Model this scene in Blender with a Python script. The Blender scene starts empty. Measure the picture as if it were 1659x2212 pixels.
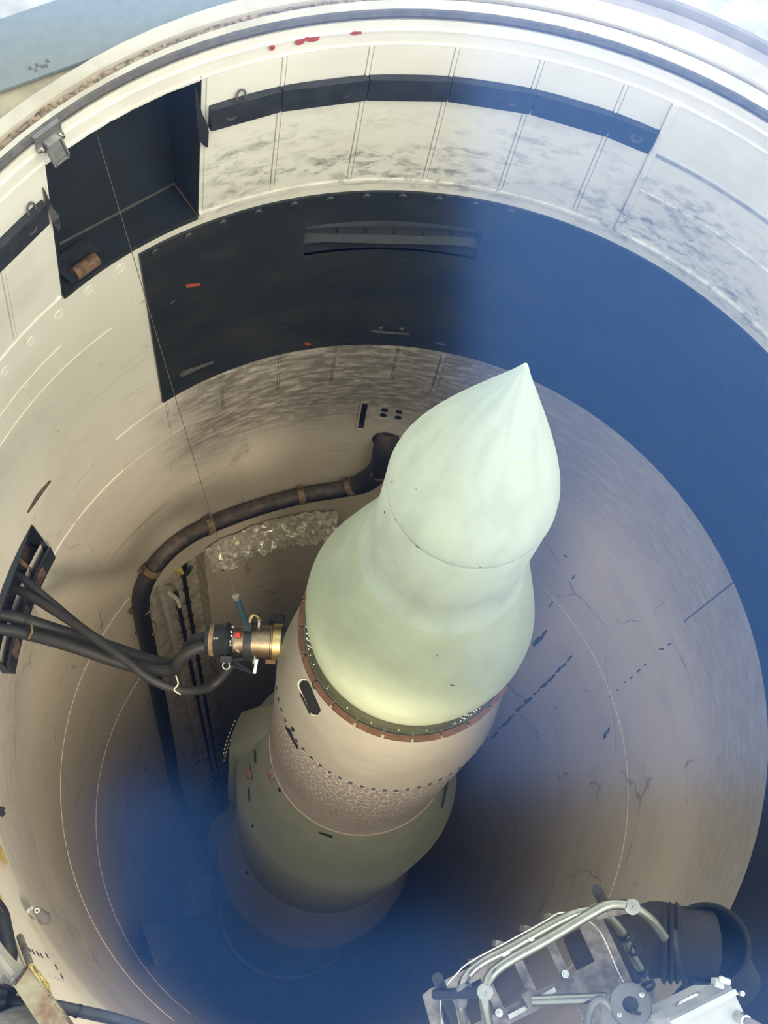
import bpy, bmesh, math, random
from mathutils import Vector, Matrix
random.seed(7)
C = bpy.context.scene.collection
sc = bpy.context.scene
D2R = math.pi/180

# ------------------------------------------------------------------ camera
CAM = Vector((-0.2388, -1.4059, 4.8162)); PITCH, ROLL, FPX = 1.1413, 0.2674, 2300.0
W, H = 1659.0, 2212.0
_f = Vector((0, math.cos(PITCH), -math.sin(PITCH)))
_u0 = Vector((0, math.sin(PITCH), math.cos(PITCH))); _r0 = Vector((1, 0, 0))
_r = math.cos(ROLL)*_r0 + math.sin(ROLL)*_u0
_u = -math.sin(ROLL)*_r0 + math.cos(ROLL)*_u0
cd = bpy.data.cameras.new('camera'); cam = bpy.data.objects.new('camera', cd); C.objects.link(cam)
m = Matrix((_r, _u, -_f)).transposed().to_4x4(); m.translation = CAM; cam.matrix_world = m
cd.sensor_fit = 'VERTICAL'; cd.sensor_height = 36; cd.sensor_width = 27
cd.lens = FPX/H*36; cd.clip_start = 0.02; cd.clip_end = 200
sc.camera = cam

# ------------------------------------------------------------------ light
w = bpy.data.worlds.new('sky'); sc.world = w; w.use_nodes = True
bg = w.node_tree.nodes['Background']
_t = w.node_tree; _g = _t.nodes.new('ShaderNodeTexCoord'); _s = _t.nodes.new('ShaderNodeSeparateXYZ'); _c = _t.nodes.new('ShaderNodeValToRGB')
_t.links.new(_g.outputs['Generated'], _s.inputs[0]); _t.links.new(_s.outputs[2], _c.inputs[0]); _t.links.new(_c.outputs[0], bg.inputs['Color'])
_c.color_ramp.elements[0].color = (1.0, 1.0, 1.0, 1); _c.color_ramp.elements[1].color = (0.56, 0.68, 0.80, 1)   # hazy sky: pale at the horizon, bluer overhead
_c.color_ramp.elements[0].position = .1
bg.inputs['Strength'].default_value = 2.35
sd = bpy.data.lights.new('sun', 'SUN'); sd.energy = 1.6; sd.angle = 30*D2R; sd.color = (1.0, 0.97, 0.92)
so = bpy.data.objects.new('sun', sd); C.objects.link(so)
so.rotation_euler = Vector((0.80, -0.45, 1.0)).to_track_quat('Z', 'Y').to_euler()
sc.view_settings.view_transform = 'Standard'; sc.view_settings.look = 'None'
sc.view_settings.gamma = 1; sc.view_settings.use_curve_mapping = False
sc.view_settings.exposure = 0.0

# ------------------------------------------------------------------ geometry of the place
Z_TOP, Z_LIN, Z_FLOOR = 2.219, 1.216, -16.4
R0, RTOP = 1.822, 1.685
def Rw(z):
    if z <= Z_LIN: return R0
    if z >= Z_TOP: return RTOP
    return R0 - (z-Z_LIN)/(Z_TOP-Z_LIN)*(R0-RTOP)
def bulge(th, z):      # the mouth is wider on the near side
    th = (th+180) % 360-180
    a = max(0.0, 1-abs(th+112)/40); a = a*a*(3-2*a)
    return .15*a*min(1, max(0, (z-Z_LIN)/(Z_TOP-Z_LIN)))
def ray(px, py):
    return (_f + ((px-W/2)/FPX)*_r - ((py-H/2)/FPX)*_u)
def at_t(px, py, t): return CAM + ray(px, py)*t              # t = depth in metres along the view axis
def at_z(px, py, z):
    d = ray(px, py); return CAM + d*((z-CAM.z)/d.z)
def at_wall(px, py, inset=0.0):
    d = ray(px, py); t = (Z_TOP-CAM.z)/d.z
    def g(t):
        p = CAM+d*t; return math.hypot(p.x, p.y)-(Rw(p.z)-inset)
    while g(t) < 0 and t < 40: t += 0.02
    lo, hi = t-0.02, t
    for _ in range(30):
        mid = (lo+hi)/2
        if g(mid) < 0: lo = mid
        else: hi = mid
    return CAM + d*hi
def wcyl(th, off, z): return cyl(th, Rw(z)+bulge(th, z)-off, z)
def cyl(th, r, z): return Vector((r*math.cos(th*D2R), r*math.sin(th*D2R), z))
MC = Vector((-0.016, -0.025))
PROFILE = [(2.785, 0.0), (2.781, .006), (2.729, .026), (2.62, .073), (2.50, .124), (2.403, .164), (2.30, .2035), (2.23, .227), (2.18, .2405), (2.14, .2465), (2.126, .247),
           (2.120, .2445), (2.112, .2445), (2.106, .2465), (1.76, .250), (1.70, .254), (1.66, .266), (1.62, .280), (1.45, .332), (1.28, .382), (1.17, .413), (1.12, .4255), (1.07, .4285), (1.0, .424), (.90, .411),
           (.89, .404), (.778, .414), (.777, .434), (.099, .516), (.094, .5165), (-.25, .519), (-.9, .523), (-1.382, .526), (-1.40, .534), (-1.55, .56), (-2.15, .69), (-2.266, .705), (-2.346, .734), (-4.625, .764),
           (-4.70, .775), (-5.1, .80), (-6.42, .955), (-6.558, .975), (-15.0, 1.20), (-15.05, 1.30), (-15.3, 1.31), (Z_FLOOR, 1.31)]
def Rm(z):
    for (z0, r0), (z1, r1) in zip(PROFILE, PROFILE[1:]):
        if z1 <= z <= z0: return r0+(r1-r0)*(z0-z)/max(z0-z1, 1e-6)
    return 0 if z > 2.7 else 1.31
def at_missile(px, py, off=0.0):
    d = ray(px, py); t = 1.9; best = (9, 0)
    while t < 21:
        p = CAM+d*t; g = math.hypot(p.x-MC.x, p.y-MC.y)-(Rm(p.z)+off)
        if g < best[0]: best = (g, t)
        if g < 0: return p
        t += 0.004
    return CAM+d*best[1]

# ------------------------------------------------------------------ mesh builder
class MB:
    def __init__(s): s.v = []; s.f = []
    def add(s, vs, fs):
        o = len(s.v); s.v += [Vector(x) for x in vs]; s.f += [tuple(i+o for i in q) for q in fs]; return s
    def box(s, c, size, mat=None):
        x, y, z = [k/2 for k in size]; vs = [Vector((a*x, b*y, d*z)) for d in (-1, 1) for b in (-1, 1) for a in (-1, 1)]
        M = mat or Matrix.Identity(3)
        return s.add([Vector(c)+M@q for q in vs], [(0, 2, 3, 1), (4, 5, 7, 6), (0, 1, 5, 4), (2, 6, 7, 3), (0, 4, 6, 2), (1, 3, 7, 5)])
    def hexa(s, a):   # 8 points: bottom quad then top quad
        return s.add(a, [(3, 2, 1, 0), (4, 5, 6, 7), (0, 1, 5, 4), (1, 2, 6, 5), (2, 3, 7, 6), (3, 0, 4, 7)])
    def tube(s, pts, r, n=10, cap=True, smooth=0):
        pts = [Vector(p) for p in pts]
        rr = r if isinstance(r, (list, tuple)) else [r]*len(pts)
        if smooth:
            P = []; Q = []
            for i in range(len(pts)-1):
                p0, p1, p2, p3 = pts[max(i-1, 0)], pts[i], pts[i+1], pts[min(i+2, len(pts)-1)]
                for k in range(smooth):
                    t = k/smooth
                    P.append(0.5*((2*p1)+(p2-p0)*t+(2*p0-5*p1+4*p2-p3)*t*t+(3*p1-p0-3*p2+p3)*t**3)); Q.append(rr[i]+(rr[i+1]-rr[i])*t)
            P.append(pts[-1]); Q.append(rr[-1]); pts, rr = P, Q
        vs = []; fs = []; nrm = None
        for i, p in enumerate(pts):
            d = (pts[min(i+1, len(pts)-1)]-pts[max(i-1, 0)]).normalized()
            if nrm is None:
                nrm = d.orthogonal().normalized()
            nrm = (nrm-d*nrm.dot(d)).normalized(); b = d.cross(nrm)
            for k in range(n):
                a = 2*math.pi*k/n; vs.append(p+rr[i]*(math.cos(a)*nrm+math.sin(a)*b))
        for i in range(len(pts)-1):
            for k in range(n):
                k2 = (k+1) % n; fs.append((i*n+k, i*n+k2, (i+1)*n+k2, (i+1)*n+k))
        if cap: fs.append(tuple(range(n-1, -1, -1))); fs.append(tuple((len(pts)-1)*n+k for k in range(n)))
        return s.add(vs, fs)
    def cyl(s, a, b, r, n=16, r2=None): return s.tube([a, b], [r, r if r2 is None else r2], n)
    def lathe(s, prof, o, axis=Vector((0, 0, 1)), n=64, closed=False):
        axis = axis.normalized(); e1 = axis.orthogonal().normalized() if abs(axis.z) < .99 else Vector((1, 0, 0)); e2 = axis.cross(e1); o = Vector(o)
        vs = []; fs = []; m_ = len(prof)
        for z, r in prof:
            for k in range(n):
                a = 2*math.pi*k/n; vs.append(o+axis*z+r*(math.cos(a)*e1+math.sin(a)*e2))
        for i in range(m_-1 if not closed else m_):
            j = (i+1) % m_
            for k in range(n):
                k2 = (k+1) % n; fs.append((i*n+k, i*n+k2, j*n+k2, j*n+k))
        return s.add(vs, fs)
    def cplate(s, t0, t1, z0, z1, off, thick, n=None, nz=1):   # plate following the shaft wall, its face 'off' in front of it
        n = n or max(1, int(abs(t1-t0)/2.5)); L = []
        for lay in (off, off-thick):
            for j in range(nz+1):
                z = z0+(z1-z0)*j/nz
                for i in range(n+1): L.append(wcyl(t0+(t1-t0)*i/n, lay, z))
        N = (n+1)*(nz+1); f = []
        ix = lambda l, i, j: l*N+j*(n+1)+i
        for j in range(nz):
            for i in range(n):
                f.append((ix(0, i, j), ix(0, i, j+1), ix(0, i+1, j+1), ix(0, i+1, j))); f.append((ix(1, i, j), ix(1, i+1, j), ix(1, i+1, j+1), ix(1, i, j+1)))
            f.append((ix(0, 0, j), ix(1, 0, j), ix(1, 0, j+1), ix(0, 0, j+1))); f.append((ix(0, n, j), ix(0, n, j+1), ix(1, n, j+1), ix(1, n, j)))
        for i in range(n):
            f.append((ix(0, i, 0), ix(0, i+1, 0), ix(1, i+1, 0), ix(1, i, 0))); f.append((ix(0, i, nz), ix(1, i, nz), ix(1, i+1, nz), ix(0, i+1, nz)))
        return s.add(L, f)
    def slab(s, top, bot):     # two matching polygons joined by sides
        n = len(top)
        return s.add(list(top)+list(bot), [tuple(range(n)), tuple(range(2*n-1, n-1, -1))]+[(i, i+n, (i+1) % n+n, (i+1) % n) for i in range(n)])
    def grid(s, us, vs_, hole, fn, back=None):  # sheet with cells left out; 'back' adds a second layer and the edges
        nu, nv = len(us), len(vs_); a = [fn(u, v) for v in vs_ for u in us]; fs = []
        keep = lambda i, j: 0 <= i < nu-1 and 0 <= j < nv-1 and not hole((us[i]+us[i+1])/2, (vs_[j]+vs_[j+1])/2)
        N = nu*nv
        if back: a += [back(u, v) for v in vs_ for u in us]
        for j in range(nv-1):
            for i in range(nu-1):
                if not keep(i, j): continue
                q = (j*nu+i, j*nu+i+1, (j+1)*nu+i+1, (j+1)*nu+i); fs.append(q)
                if back:
                    fs.append(tuple(k+N for k in reversed(q)))
                    for (di, dj, e0, e1) in ((-1, 0, 3, 0), (1, 0, 1, 2), (0, -1, 0, 1), (0, 1, 2, 3)):
                        if not keep(i+di, j+dj): fs.append((q[e1], q[e0], q[e0]+N, q[e1]+N))
        return s.add(a, fs)

def obj(name, mb, mat, parent=None, smooth=True, ang=35, fix=True):
    me = bpy.data.meshes.new(name); off = parent.matrix_world_loc if False else Vector((0, 0, 0))
    p = parent
    while p is not None: off = off+Vector(p.location); p = p.parent
    me.from_pydata([v-off for v in mb.v], [], mb.f)
    if fix:
        bm = bmesh.new(); bm.from_mesh(me); bmesh.ops.recalc_face_normals(bm, faces=bm.faces); bm.to_mesh(me); bm.free()
    me.materials.append(mat)
    if smooth:
        me.polygons.foreach_set('use_smooth', [True]*len(me.polygons))
        me.set_sharp_from_angle(angle=ang*D2R)
    o = bpy.data.objects.new(name, me); C.objects.link(o)
    if parent: o.parent = parent
    return o
def tag(o, label=None, cat=None, group=None, kind=None):
    if label: o['label'] = label
    if cat: o['category'] = cat
    if group: o['group'] = group
    if kind: o['kind'] = kind
    return o
def thing(name, label, cat, loc, group=None):
    o = bpy.data.objects.new(name, None); C.objects.link(o); o.location = loc; o.empty_display_size = .05
    return tag(o, label, cat, group)

# ------------------------------------------------------------------ materials
class NT:
    def __init__(s, name, rough=.5, metal=0.0, spec=.5):
        s.m = bpy.data.materials.new(name); s.m.use_nodes = True; s.t = s.m.node_tree; s.n = s.t.nodes; s.l = s.t.links
        s.b = s.n['Principled BSDF']; s.b.inputs['Roughness'].default_value = rough; s.b.inputs['Metallic'].default_value = metal
        s.b.inputs['Specular IOR Level'].default_value = spec
        s.tc = s.n.new('ShaderNodeTexCoord')
    def _in(s, sock, v):
        if isinstance(v, bpy.types.NodeSocket): s.l.new(v, sock)
        else: sock.default_value = v
    def math(s, op, a, b=0.0, c=None, clamp=False):
        n = s.n.new('ShaderNodeMath'); n.operation = op; n.use_clamp = clamp; s._in(n.inputs[0], a); s._in(n.inputs[1], b)
        if c is not None: s._in(n.inputs[2], c)
        return n.outputs[0]
    def pos(s):
        n = s.n.new('ShaderNodeNewGeometry'); return n.outputs['Position']
    def sep(s, v):
        n = s.n.new('ShaderNodeSeparateXYZ'); s.l.new(v, n.inputs[0]); return n.outputs
    def comb(s, x, y, z):
        n = s.n.new('ShaderNodeCombineXYZ'); s._in(n.inputs[0], x); s._in(n.inputs[1], y); s._in(n.inputs[2], z); return n.outputs[0]
    def noise(s, v, scale, detail=5, rough=.6, dist=0.0):
        n = s.n.new('ShaderNodeTexNoise'); s.l.new(v, n.inputs['Vector']); n.inputs['Scale'].default_value = scale
        n.inputs['Detail'].default_value = detail; n.inputs['Roughness'].default_value = rough; n.inputs['Distortion'].default_value = dist
        return n.outputs['Fac']
    def vor(s, v, scale, feat='F1'):
        n = s.n.new('ShaderNodeTexVoronoi'); n.feature = feat; s.l.new(v, n.inputs['Vector']); n.inputs['Scale'].default_value = scale; return n.outputs['Distance']
    def mr(s, v, a, b, c=0.0, d=1.0):
        n = s.n.new('ShaderNodeMapRange'); n.interpolation_type = 'SMOOTHSTEP'; s._in(n.inputs[0], v)
        for i, k in enumerate((a, b, c, d)): n.inputs[i+1].default_value = k
        return n.outputs[0]
    def mix(s, f, a, b, mode='MIX'):
        n = s.n.new('ShaderNodeMix'); n.data_type = 'RGBA'; n.blend_type = mode; s._in(n.inputs[0], f)
        for k, v in ((6, a), (7, b)):
            if isinstance(v, bpy.types.NodeSocket): s.l.new(v, n.inputs[k])
            else: n.inputs[k].default_value = (*v, 1)
        return n.outputs[2]
    def col(s, c):
        if isinstance(c, bpy.types.NodeSocket): s.l.new(c, s.b.inputs['Base Color'])
        else: s.b.inputs['Base Color'].default_value = (*c, 1)
        return s
    def bump(s, h, strength=.3, dist=.01):
        n = s.n.new('ShaderNodeBump'); n.inputs['Strength'].default_value = strength; n.inputs['Distance'].default_value = dist
        s.l.new(h, n.inputs['Height']); s.l.new(n.outputs[0], s.b.inputs['Normal']); return s
    def rgh(s, v): s.l.new(v, s.b.inputs['Roughness']); return s
def simple(name, c, rough=.5, metal=0.0, var=.25, scale=14.0, bump=0.0, c2=None):
    t = NT(name, rough, metal); v = t.pos(); n = t.noise(v, scale, 6, .65)
    d = c2 or tuple(k*(1-var) for k in c); l = tuple(min(1, k*(1+var*.5)) for k in c)
    t.col(t.mix(t.mr(n, .32, .68), d, l))
    if bump: t.bump(n, bump, .004)
    return t.m
def polar(t):
    x, y, z = t.sep(t.pos()); th = t.math('MULTIPLY', t.math('ARCTAN2', y, x), R0)
    return th, z, x, y

def wall_mat():
    t = NT('aged_wall_paint', .55); th, z, x, y = polar(t)
    # cream paint above, greyer and tanner with depth; tanner on the left side
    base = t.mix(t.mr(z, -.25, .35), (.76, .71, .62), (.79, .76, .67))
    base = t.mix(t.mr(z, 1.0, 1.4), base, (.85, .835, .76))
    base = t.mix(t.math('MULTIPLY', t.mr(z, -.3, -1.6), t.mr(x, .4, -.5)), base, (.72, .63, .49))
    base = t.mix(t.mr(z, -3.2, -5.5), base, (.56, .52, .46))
    big = t.noise(t.comb(t.math('MULTIPLY', th, 1.0), t.math('MULTIPLY', z, 1.3), 0.0), 1.6, 6, .62)
    base = t.mix(t.mr(big, .45, .75, 0, .35), base, (.50, .44, .35))
    # scuffs: horizontal grey smears in two belts
    v1 = t.comb(t.math('MULTIPLY', th, 11.0), t.math('MULTIPLY', z, 20.0), 3.1); s1 = t.noise(v1, 1.0, 9, .72, .3)
    v2 = t.comb(t.math('MULTIPLY', th, 2.0), t.math('MULTIPLY', z, 4.0), 8.0); s2 = t.noise(v2, 1.0, 3, .5)
    belt1 = t.math('MULTIPLY', t.mr(z, 1.84, 1.60), t.mr(z, 1.20, 1.26))
    th1 = t.mr(t.math('ARCTAN2', y, x), 2.40, 2.32)
    belt1 = t.math('MULTIPLY', belt1, th1)
    m1 = t.math('MULTIPLY', t.math('MULTIPLY', t.mr(s1, .44, .68), t.mr(s2, .34, .62)), belt1)
    base = t.mix(t.math('MULTIPLY', m1, .85), base, (.16, .16, .15))
    belt2 = t.math('MULTIPLY', t.mr(z, .10, -.05), t.mr(z, -1.15, -.55))
    v3 = t.comb(t.math('MULTIPLY', th, 8.0), t.math('MULTIPLY', z, 26.0), 5.0); s3 = t.noise(v3, 1.0, 8, .7, .4)
    ang = t.math('ADD', t.math('ARCTAN2', y, x), t.math('MULTIPLY', s2, .3))
    w2 = t.math('MULTIPLY', t.math('MULTIPLY', belt2, t.mr(ang, 2.78, 2.50)), t.mr(ang, 1.2, 1.9, .38, 1.0))
    base = t.mix(t.math('MULTIPLY', w2, t.mr(s3, .30, .60, .35, .92)), base, (.15, .13, .105))
    # fine horizontal streaks deep down and short dark specks
    v4 = t.comb(t.math('MULTIPLY', th, 1.2), t.math('MULTIPLY', z, 30.0), 1.0); s4 = t.noise(v4, 1.0, 7, .7)
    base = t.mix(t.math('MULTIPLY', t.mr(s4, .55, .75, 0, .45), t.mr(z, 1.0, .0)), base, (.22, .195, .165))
    v5 = t.comb(t.math('MULTIPLY', th, 9.0), t.math('MULTIPLY', z, 30.0), 9.0); s5 = t.noise(v5, 1.0, 4, .6)
    base = t.mix(t.math('MULTIPLY', t.mr(s5, .66, .74), t.mr(z, 1.9, 1.4, .0, .55)), base, (.17, .16, .14))
    # hairline cracks and run-off at depth
    v6 = t.comb(t.math('MULTIPLY', th, 1.0), t.math('MULTIPLY', z, .55), 0.0); d6 = t.noise(v6, 2.0, 4, .6)
    w6 = t.comb(t.math('ADD', th, t.math('MULTIPLY', d6, .5)), t.math('MULTIPLY', z, .6), 0.0)
    cr = t.vor(w6, 1.1, 'DISTANCE_TO_EDGE')
    base = t.mix(t.math('MULTIPLY', t.mr(cr, .012, .003), t.math('MULTIPLY', t.mr(z, -.2, -1.0), t.mr(big, .45, .6, 0, .5))), base, (.17, .14, .11))
    t.col(base); t.bump(t.math('ADD', s1, t.math('MULTIPLY', s5, .4)), .12, .004)
    t.b.inputs['Roughness'].default_value = .6
    return t.m
M = {}
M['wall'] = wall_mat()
def cream_mat():
    t = NT('cream_collar_paint', .5); th, z, x, y = polar(t)
    n = t.noise(t.comb(t.math('MULTIPLY', th, 3.0), t.math('MULTIPLY', z, 30.0), t.math('MULTIPLY', x, .1)), 1.0, 7, .7)
    b = t.mix(t.mr(n, .42, .72), (.52, .495, .42), (.41, .375, .295)); n2 = t.noise(t.pos(), 40, 5, .6)
    t.col(t.mix(t.mr(n2, .70, .76), b, (.25, .2, .14))); t.bump(n2, .15, .004); return t.m
M['cream'] = cream_mat()
M['white_paint'] = simple('white_paint', (.86, .85, .80), .5, 0, .06, 6)
M['gasket_line'] = simple('grey_caulk_line', (.42, .43, .43), .7, 0, .3, 20)
M['slate'] = simple('slate_grey_lining', (.09, .095, .10), .7, 0, .3, 20)
M['chase_paint'] = simple('beige_chase_paint_worn', (.78, .71, .57), .6, 0, .35, 7)
M['clip'] = simple('dark_rusty_clip', (.10, .065, .045), .8, .1, .4, 40)
M['rail_mark'] = simple('rail_eyelet_grey', (.075, .075, .07), .6, 0, .3, 20)
M['debris'] = simple('dirty_joint_filler', (.36, .28, .19), .95, 0, .75, 55, .9)
M['gasket'] = simple('grey_gasket_rubber', (.115, .108, .10), .65, 0, .3, 30)
def black_mat():
    t = NT('black_band_paint', .42); th, z, x, y = polar(t)
    n = t.noise(t.comb(t.math('MULTIPLY', th, 2.2), t.math('MULTIPLY', z, 3.5), 0.0), 1.4, 7, .65)
    b = t.mix(t.mr(n, .4, .7), (.016, .022, .027), (.034, .036, .032))
    s = t.noise(t.comb(t.math('MULTIPLY', th, 7.0), t.math('MULTIPLY', z, 30.0), 2.0), 1.0, 4, .55)
    b = t.mix(t.mr(s, .70, .77), b, (.20, .20, .19))
    t.col(b); t.bump(n, .1, .01); return t.m
M['black'] = black_mat()
M['black_in'] = simple('black_recess_paint', (.017, .026, .033), .5, 0, .35, 5, c2=(.024, .024, .022))
M['black_rail'] = simple('black_rail_paint', (.030, .034, .036), .5, 0, .4, 18)
M['rust'] = simple('rusty_steel', (.20, .12, .075), .8, .2, .5, 40, .5)
M['clamp'] = simple('tan_clamp_steel', (.30, .21, .12), .6, .3, .4, 30)
M['rubber'] = simple('black_rubber', (.022, .024, .025), .55, 0, .35, 30, .2)
def bundle_mat():
    t = NT('dusty_black_cable_wrap', .5); x, y, z = t.sep(t.pos()); n = t.noise(t.pos(), 14, 6, .7)
    g = t.n.new('ShaderNodeNewGeometry'); nz = t.sep(g.outputs['Normal'])[2]
    f = t.math('MULTIPLY', t.mr(nz, .2, .9), t.mr(n, .35, .65, .2, .9))
    t.col(t.mix(f, (.018, .020, .022), (.16, .115, .075))); t.bump(n, .3, .01); return t.m
M['bundle'] = bundle_mat()
M['cable'] = simple('grey_black_cable_sheath', (.024, .024, .023), .6, 0, .25, 20)
M['grey_metal'] = simple('grey_cast_metal', (.19, .19, .185), .45, .3, .2, 22)
M['steel'] = simple('bright_steel', (.62, .61, .58), .28, 1.0, .2, 30)
M['galv'] = simple('galvanised_plate', (.25, .225, .205), .55, .5, .5, 26, .2)
M['chrome'] = simple('chrome_tube', (.30, .31, .27), .26, 1.0, .12, 20)
M['brass'] = simple('brass_ring', (.66, .52, .24), .32, 1.0, .15, 40)
M['bronze'] = simple('bronze_body', (.36, .28, .19), .36, 1.0, .25, 18)
M['navy'] = simple('dark_blue_handle', (.018, .045, .065), .4, 0, .2, 20)
M['dark_metal'] = simple('dark_fitting_metal', (.030, .036, .042), .38, .4, .3, 30)
M['red'] = simple('red_knob', (.45, .03, .03), .4, 0, .2, 30)
M['redpaint'] = simple('red_primer', (.46, .075, .035), .6, 0, .3, 60)
def foil_mat():
    t = NT('crinkled_foil', .18, 1.0); n = t.noise(t.pos(), 26, 5, .6, 1.2); v = t.vor(t.pos(), 34, 'F1')
    t.col((1.0, .94, .80)); t.b.inputs['Metallic'].default_value = .6; t.b.inputs['Roughness'].default_value = .2; t.bump(t.math('ADD', n, v), .35, .03); return t.m
M['foil'] = foil_mat()
M['beige'] = simple('beige_chase_paint', (.46, .42, .33), .6, 0, .25, 8)
M['conduit'] = simple('cream_conduit_paint', (.74, .68, .55), .55, 0, .3, 25)
M['yellow'] = simple('yellow_paint_flaking', (.62, .46, .14), .6, 0, .35, 30, .2)
M['khaki'] = simple('olive_rusted_plate', (.26, .235, .15), .6, 0, .5, 16, .2, c2=(.17, .085, .045))
def missile_mat(name, c, warm=(0, 0, 0), speck=0.0, streak=0.0, rough=.5):
    t = NT(name, rough); x, y, z = t.sep(t.pos()); th = t.math('MULTIPLY', t.math('ARCTAN2', t.math('ADD', y, .025), t.math('ADD', x, .016)), .5)
    n = t.noise(t.comb(t.math('MULTIPLY', th, 3.0), t.math('MULTIPLY', z, 3.0), 0.0), 1.6, 6, .62)
    b = t.mix(t.mr(n, .38, .7), c, tuple(k*.86 for k in c))
    d = t.noise(t.comb(t.math('MULTIPLY', th, 14.0), t.math('MULTIPLY', z, 20.0), 4.0), 1.0, 4, .6)
    b = t.mix(t.mr(d, .74, .80, 0, .55), b, tuple(k*.35 for k in c))
    if streak:
        s = t.noise(t.comb(t.math('MULTIPLY', th, 3.0), t.math('MULTIPLY', z, 34.0), 1.0), 1.0, 8, .72)
        b = t.mix(t.mr(s, .35, .66, 0, streak), b, warm)
    if speck:
        q = t.noise(t.comb(t.math('MULTIPLY', th, 60.0), t.math('MULTIPLY', z, 30.0), 7.0), 1.0, 6, .75)
        zz = t.mr(z, speck[0], speck[1])
        b = t.mix(t.math('MULTIPLY', t.mr(q, .50, .60), t.math('MULTIPLY_ADD', zz, .75, .25)), b, (.66, .62, .57)); b = t.mix(t.math('MULTIPLY', t.mr(q, .46, .38), zz), b, tuple(k*.5 for k in c))
        t.bump(q, .3, .008)
    t.col(b); return t.m
M['nose'] = missile_mat('pale_green_paint', (.475, .55, .45), rough=.5)
M['flare'] = missile_mat('sage_green_paint', (.465, .53, .39), (.40, .45, .325), 0, .45, .5)
M['olive'] = simple('dark_olive_ring', (.060, .070, .042), .42, 0, .2, 10)
M['beigecone'] = missile_mat('beige_cone_coating', (.355, .335, .29), (.30, .28, .245), 0, .55, .5)
M['speckle'] = missile_mat('grey_speckled_coating', (.36, .325, .31), (.24, .215, .21), (-1.1, -.05), .75, .55)
M['green2'] = missile_mat('stage_green_paint', (.285, .325, .26), (.24, .275, .22), 0, .5, .5)
M['texture2'] = missile_mat('weathered_skirt_coating', (.50, .48, .44), (.28, .27, .245), (-6.3, -4.6), .8, .6)
M['stage1'] = missile_mat('lower_stage_paint', (.30, .32, .29), (.25, .27, .24), 0, .5, .55)
M['copper'] = simple('copper_strip', (.14, .072, .040), .5, .5, .3, 30)
M['bolt'] = simple('bright_bolt_heads', (.72, .70, .62), .3, .8, .1, 30)
M['holeblack'] = simple('black_hole_lining', (.006, .008, .010), .6, 0, .3, 10)
M['placard'] = simple('pink_placard', (.44, .36, .31), .6, 0, .2, 40)
M['concrete'] = simple('pale_concrete', (.50, .495, .48), .85, 0, .25, 7, .4)
M['tan_conc'] = simple('tan_sealant_concrete', (.40, .35, .24), .85, 0, .2, 12, .3)
M['pink_conc'] = simple('grey_pink_steel', (.38, .35, .335), .7, 0, .12, 9)
M['grey_step'] = simple('grey_step_paint', (.29, .28, .28), .7, 0, .15, 9)
M['bluegrey'] = simple('blue_grey_paint', (.185, .22, .22), .6, 0, .10, 30, .1)
M['whitebox'] = simple('off_white_enclosure', (.50, .52, .52), .4, 0, .08, 9)
M['duct'] = simple('black_duct_rubber', (.016, .016, .016), .5, 0, .3, 10)
M['cloth'] = simple('dark_duct_cloth', (.026, .022, .020), .85, 0, .3, 20, .3)
M['brownplate'] = simple('brown_floor_plate', (.15, .11, .08), .7, 0, .4, 10)
M['dark_floor'] = simple('dark_pit_floor', (.05, .05, .055), .8, 0, .4, 3)
M['speckblock'] = simple('speckled_block_face', (.12, .10, .085), .7, 0, .8, 26, .3, c2=(.05, .05, .06))
M['shade'] = simple('dark_blocker_paint', (.035, .035, .034), .9, 0, .2, 4)
M['beam'] = simple('grey_blocker_board', (.10, .095, .09), .8, 0, .2, 4)
def pane_mat():   # blue of the reflected haze put into the glass colour; warm remainder passes
    m_ = bpy.data.materials.new('tinted_reflection_glass'); m_.use_nodes = True; t = m_.node_tree; t.nodes.clear()
    o = t.nodes.new('ShaderNodeOutputMaterial'); a = t.nodes.new('ShaderNodeAddShader')
    tr = t.nodes.new('ShaderNodeBsdfTransparent'); tr.inputs[0].default_value = (.988, .970, .915, 1)
    lw = t.nodes.new('ShaderNodeLayerWeight'); lw.inputs[0].default_value = .5     # mirrors more at a slant
    fr = t.nodes.new('ShaderNodeMath'); fr.operation = 'MULTIPLY_ADD'; t.links.new(lw.outputs['Facing'], fr.inputs[0]); fr.inputs[1].default_value = 2.2; fr.inputs[2].default_value = .75
    mu = t.nodes.new('ShaderNodeMix'); mu.data_type = 'RGBA'; mu.blend_type = 'MULTIPLY'; mu.inputs[0].default_value = 1; mu.inputs[6].default_value = (.0102, .0245, .060, 1); t.links.new(fr.outputs[0], mu.inputs[7])
    g = t.nodes.new('ShaderNodeBsdfGlossy'); t.links.new(mu.outputs[2], g.inputs['Color']); g.inputs['Roughness'].default_value = .17
    t.links.new(tr.outputs[0], a.inputs[0]); t.links.new(g.outputs[0], a.inputs[1]); t.links.new(a.outputs[0], o.inputs[0]); return m_
M['pane'] = pane_mat()

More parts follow.
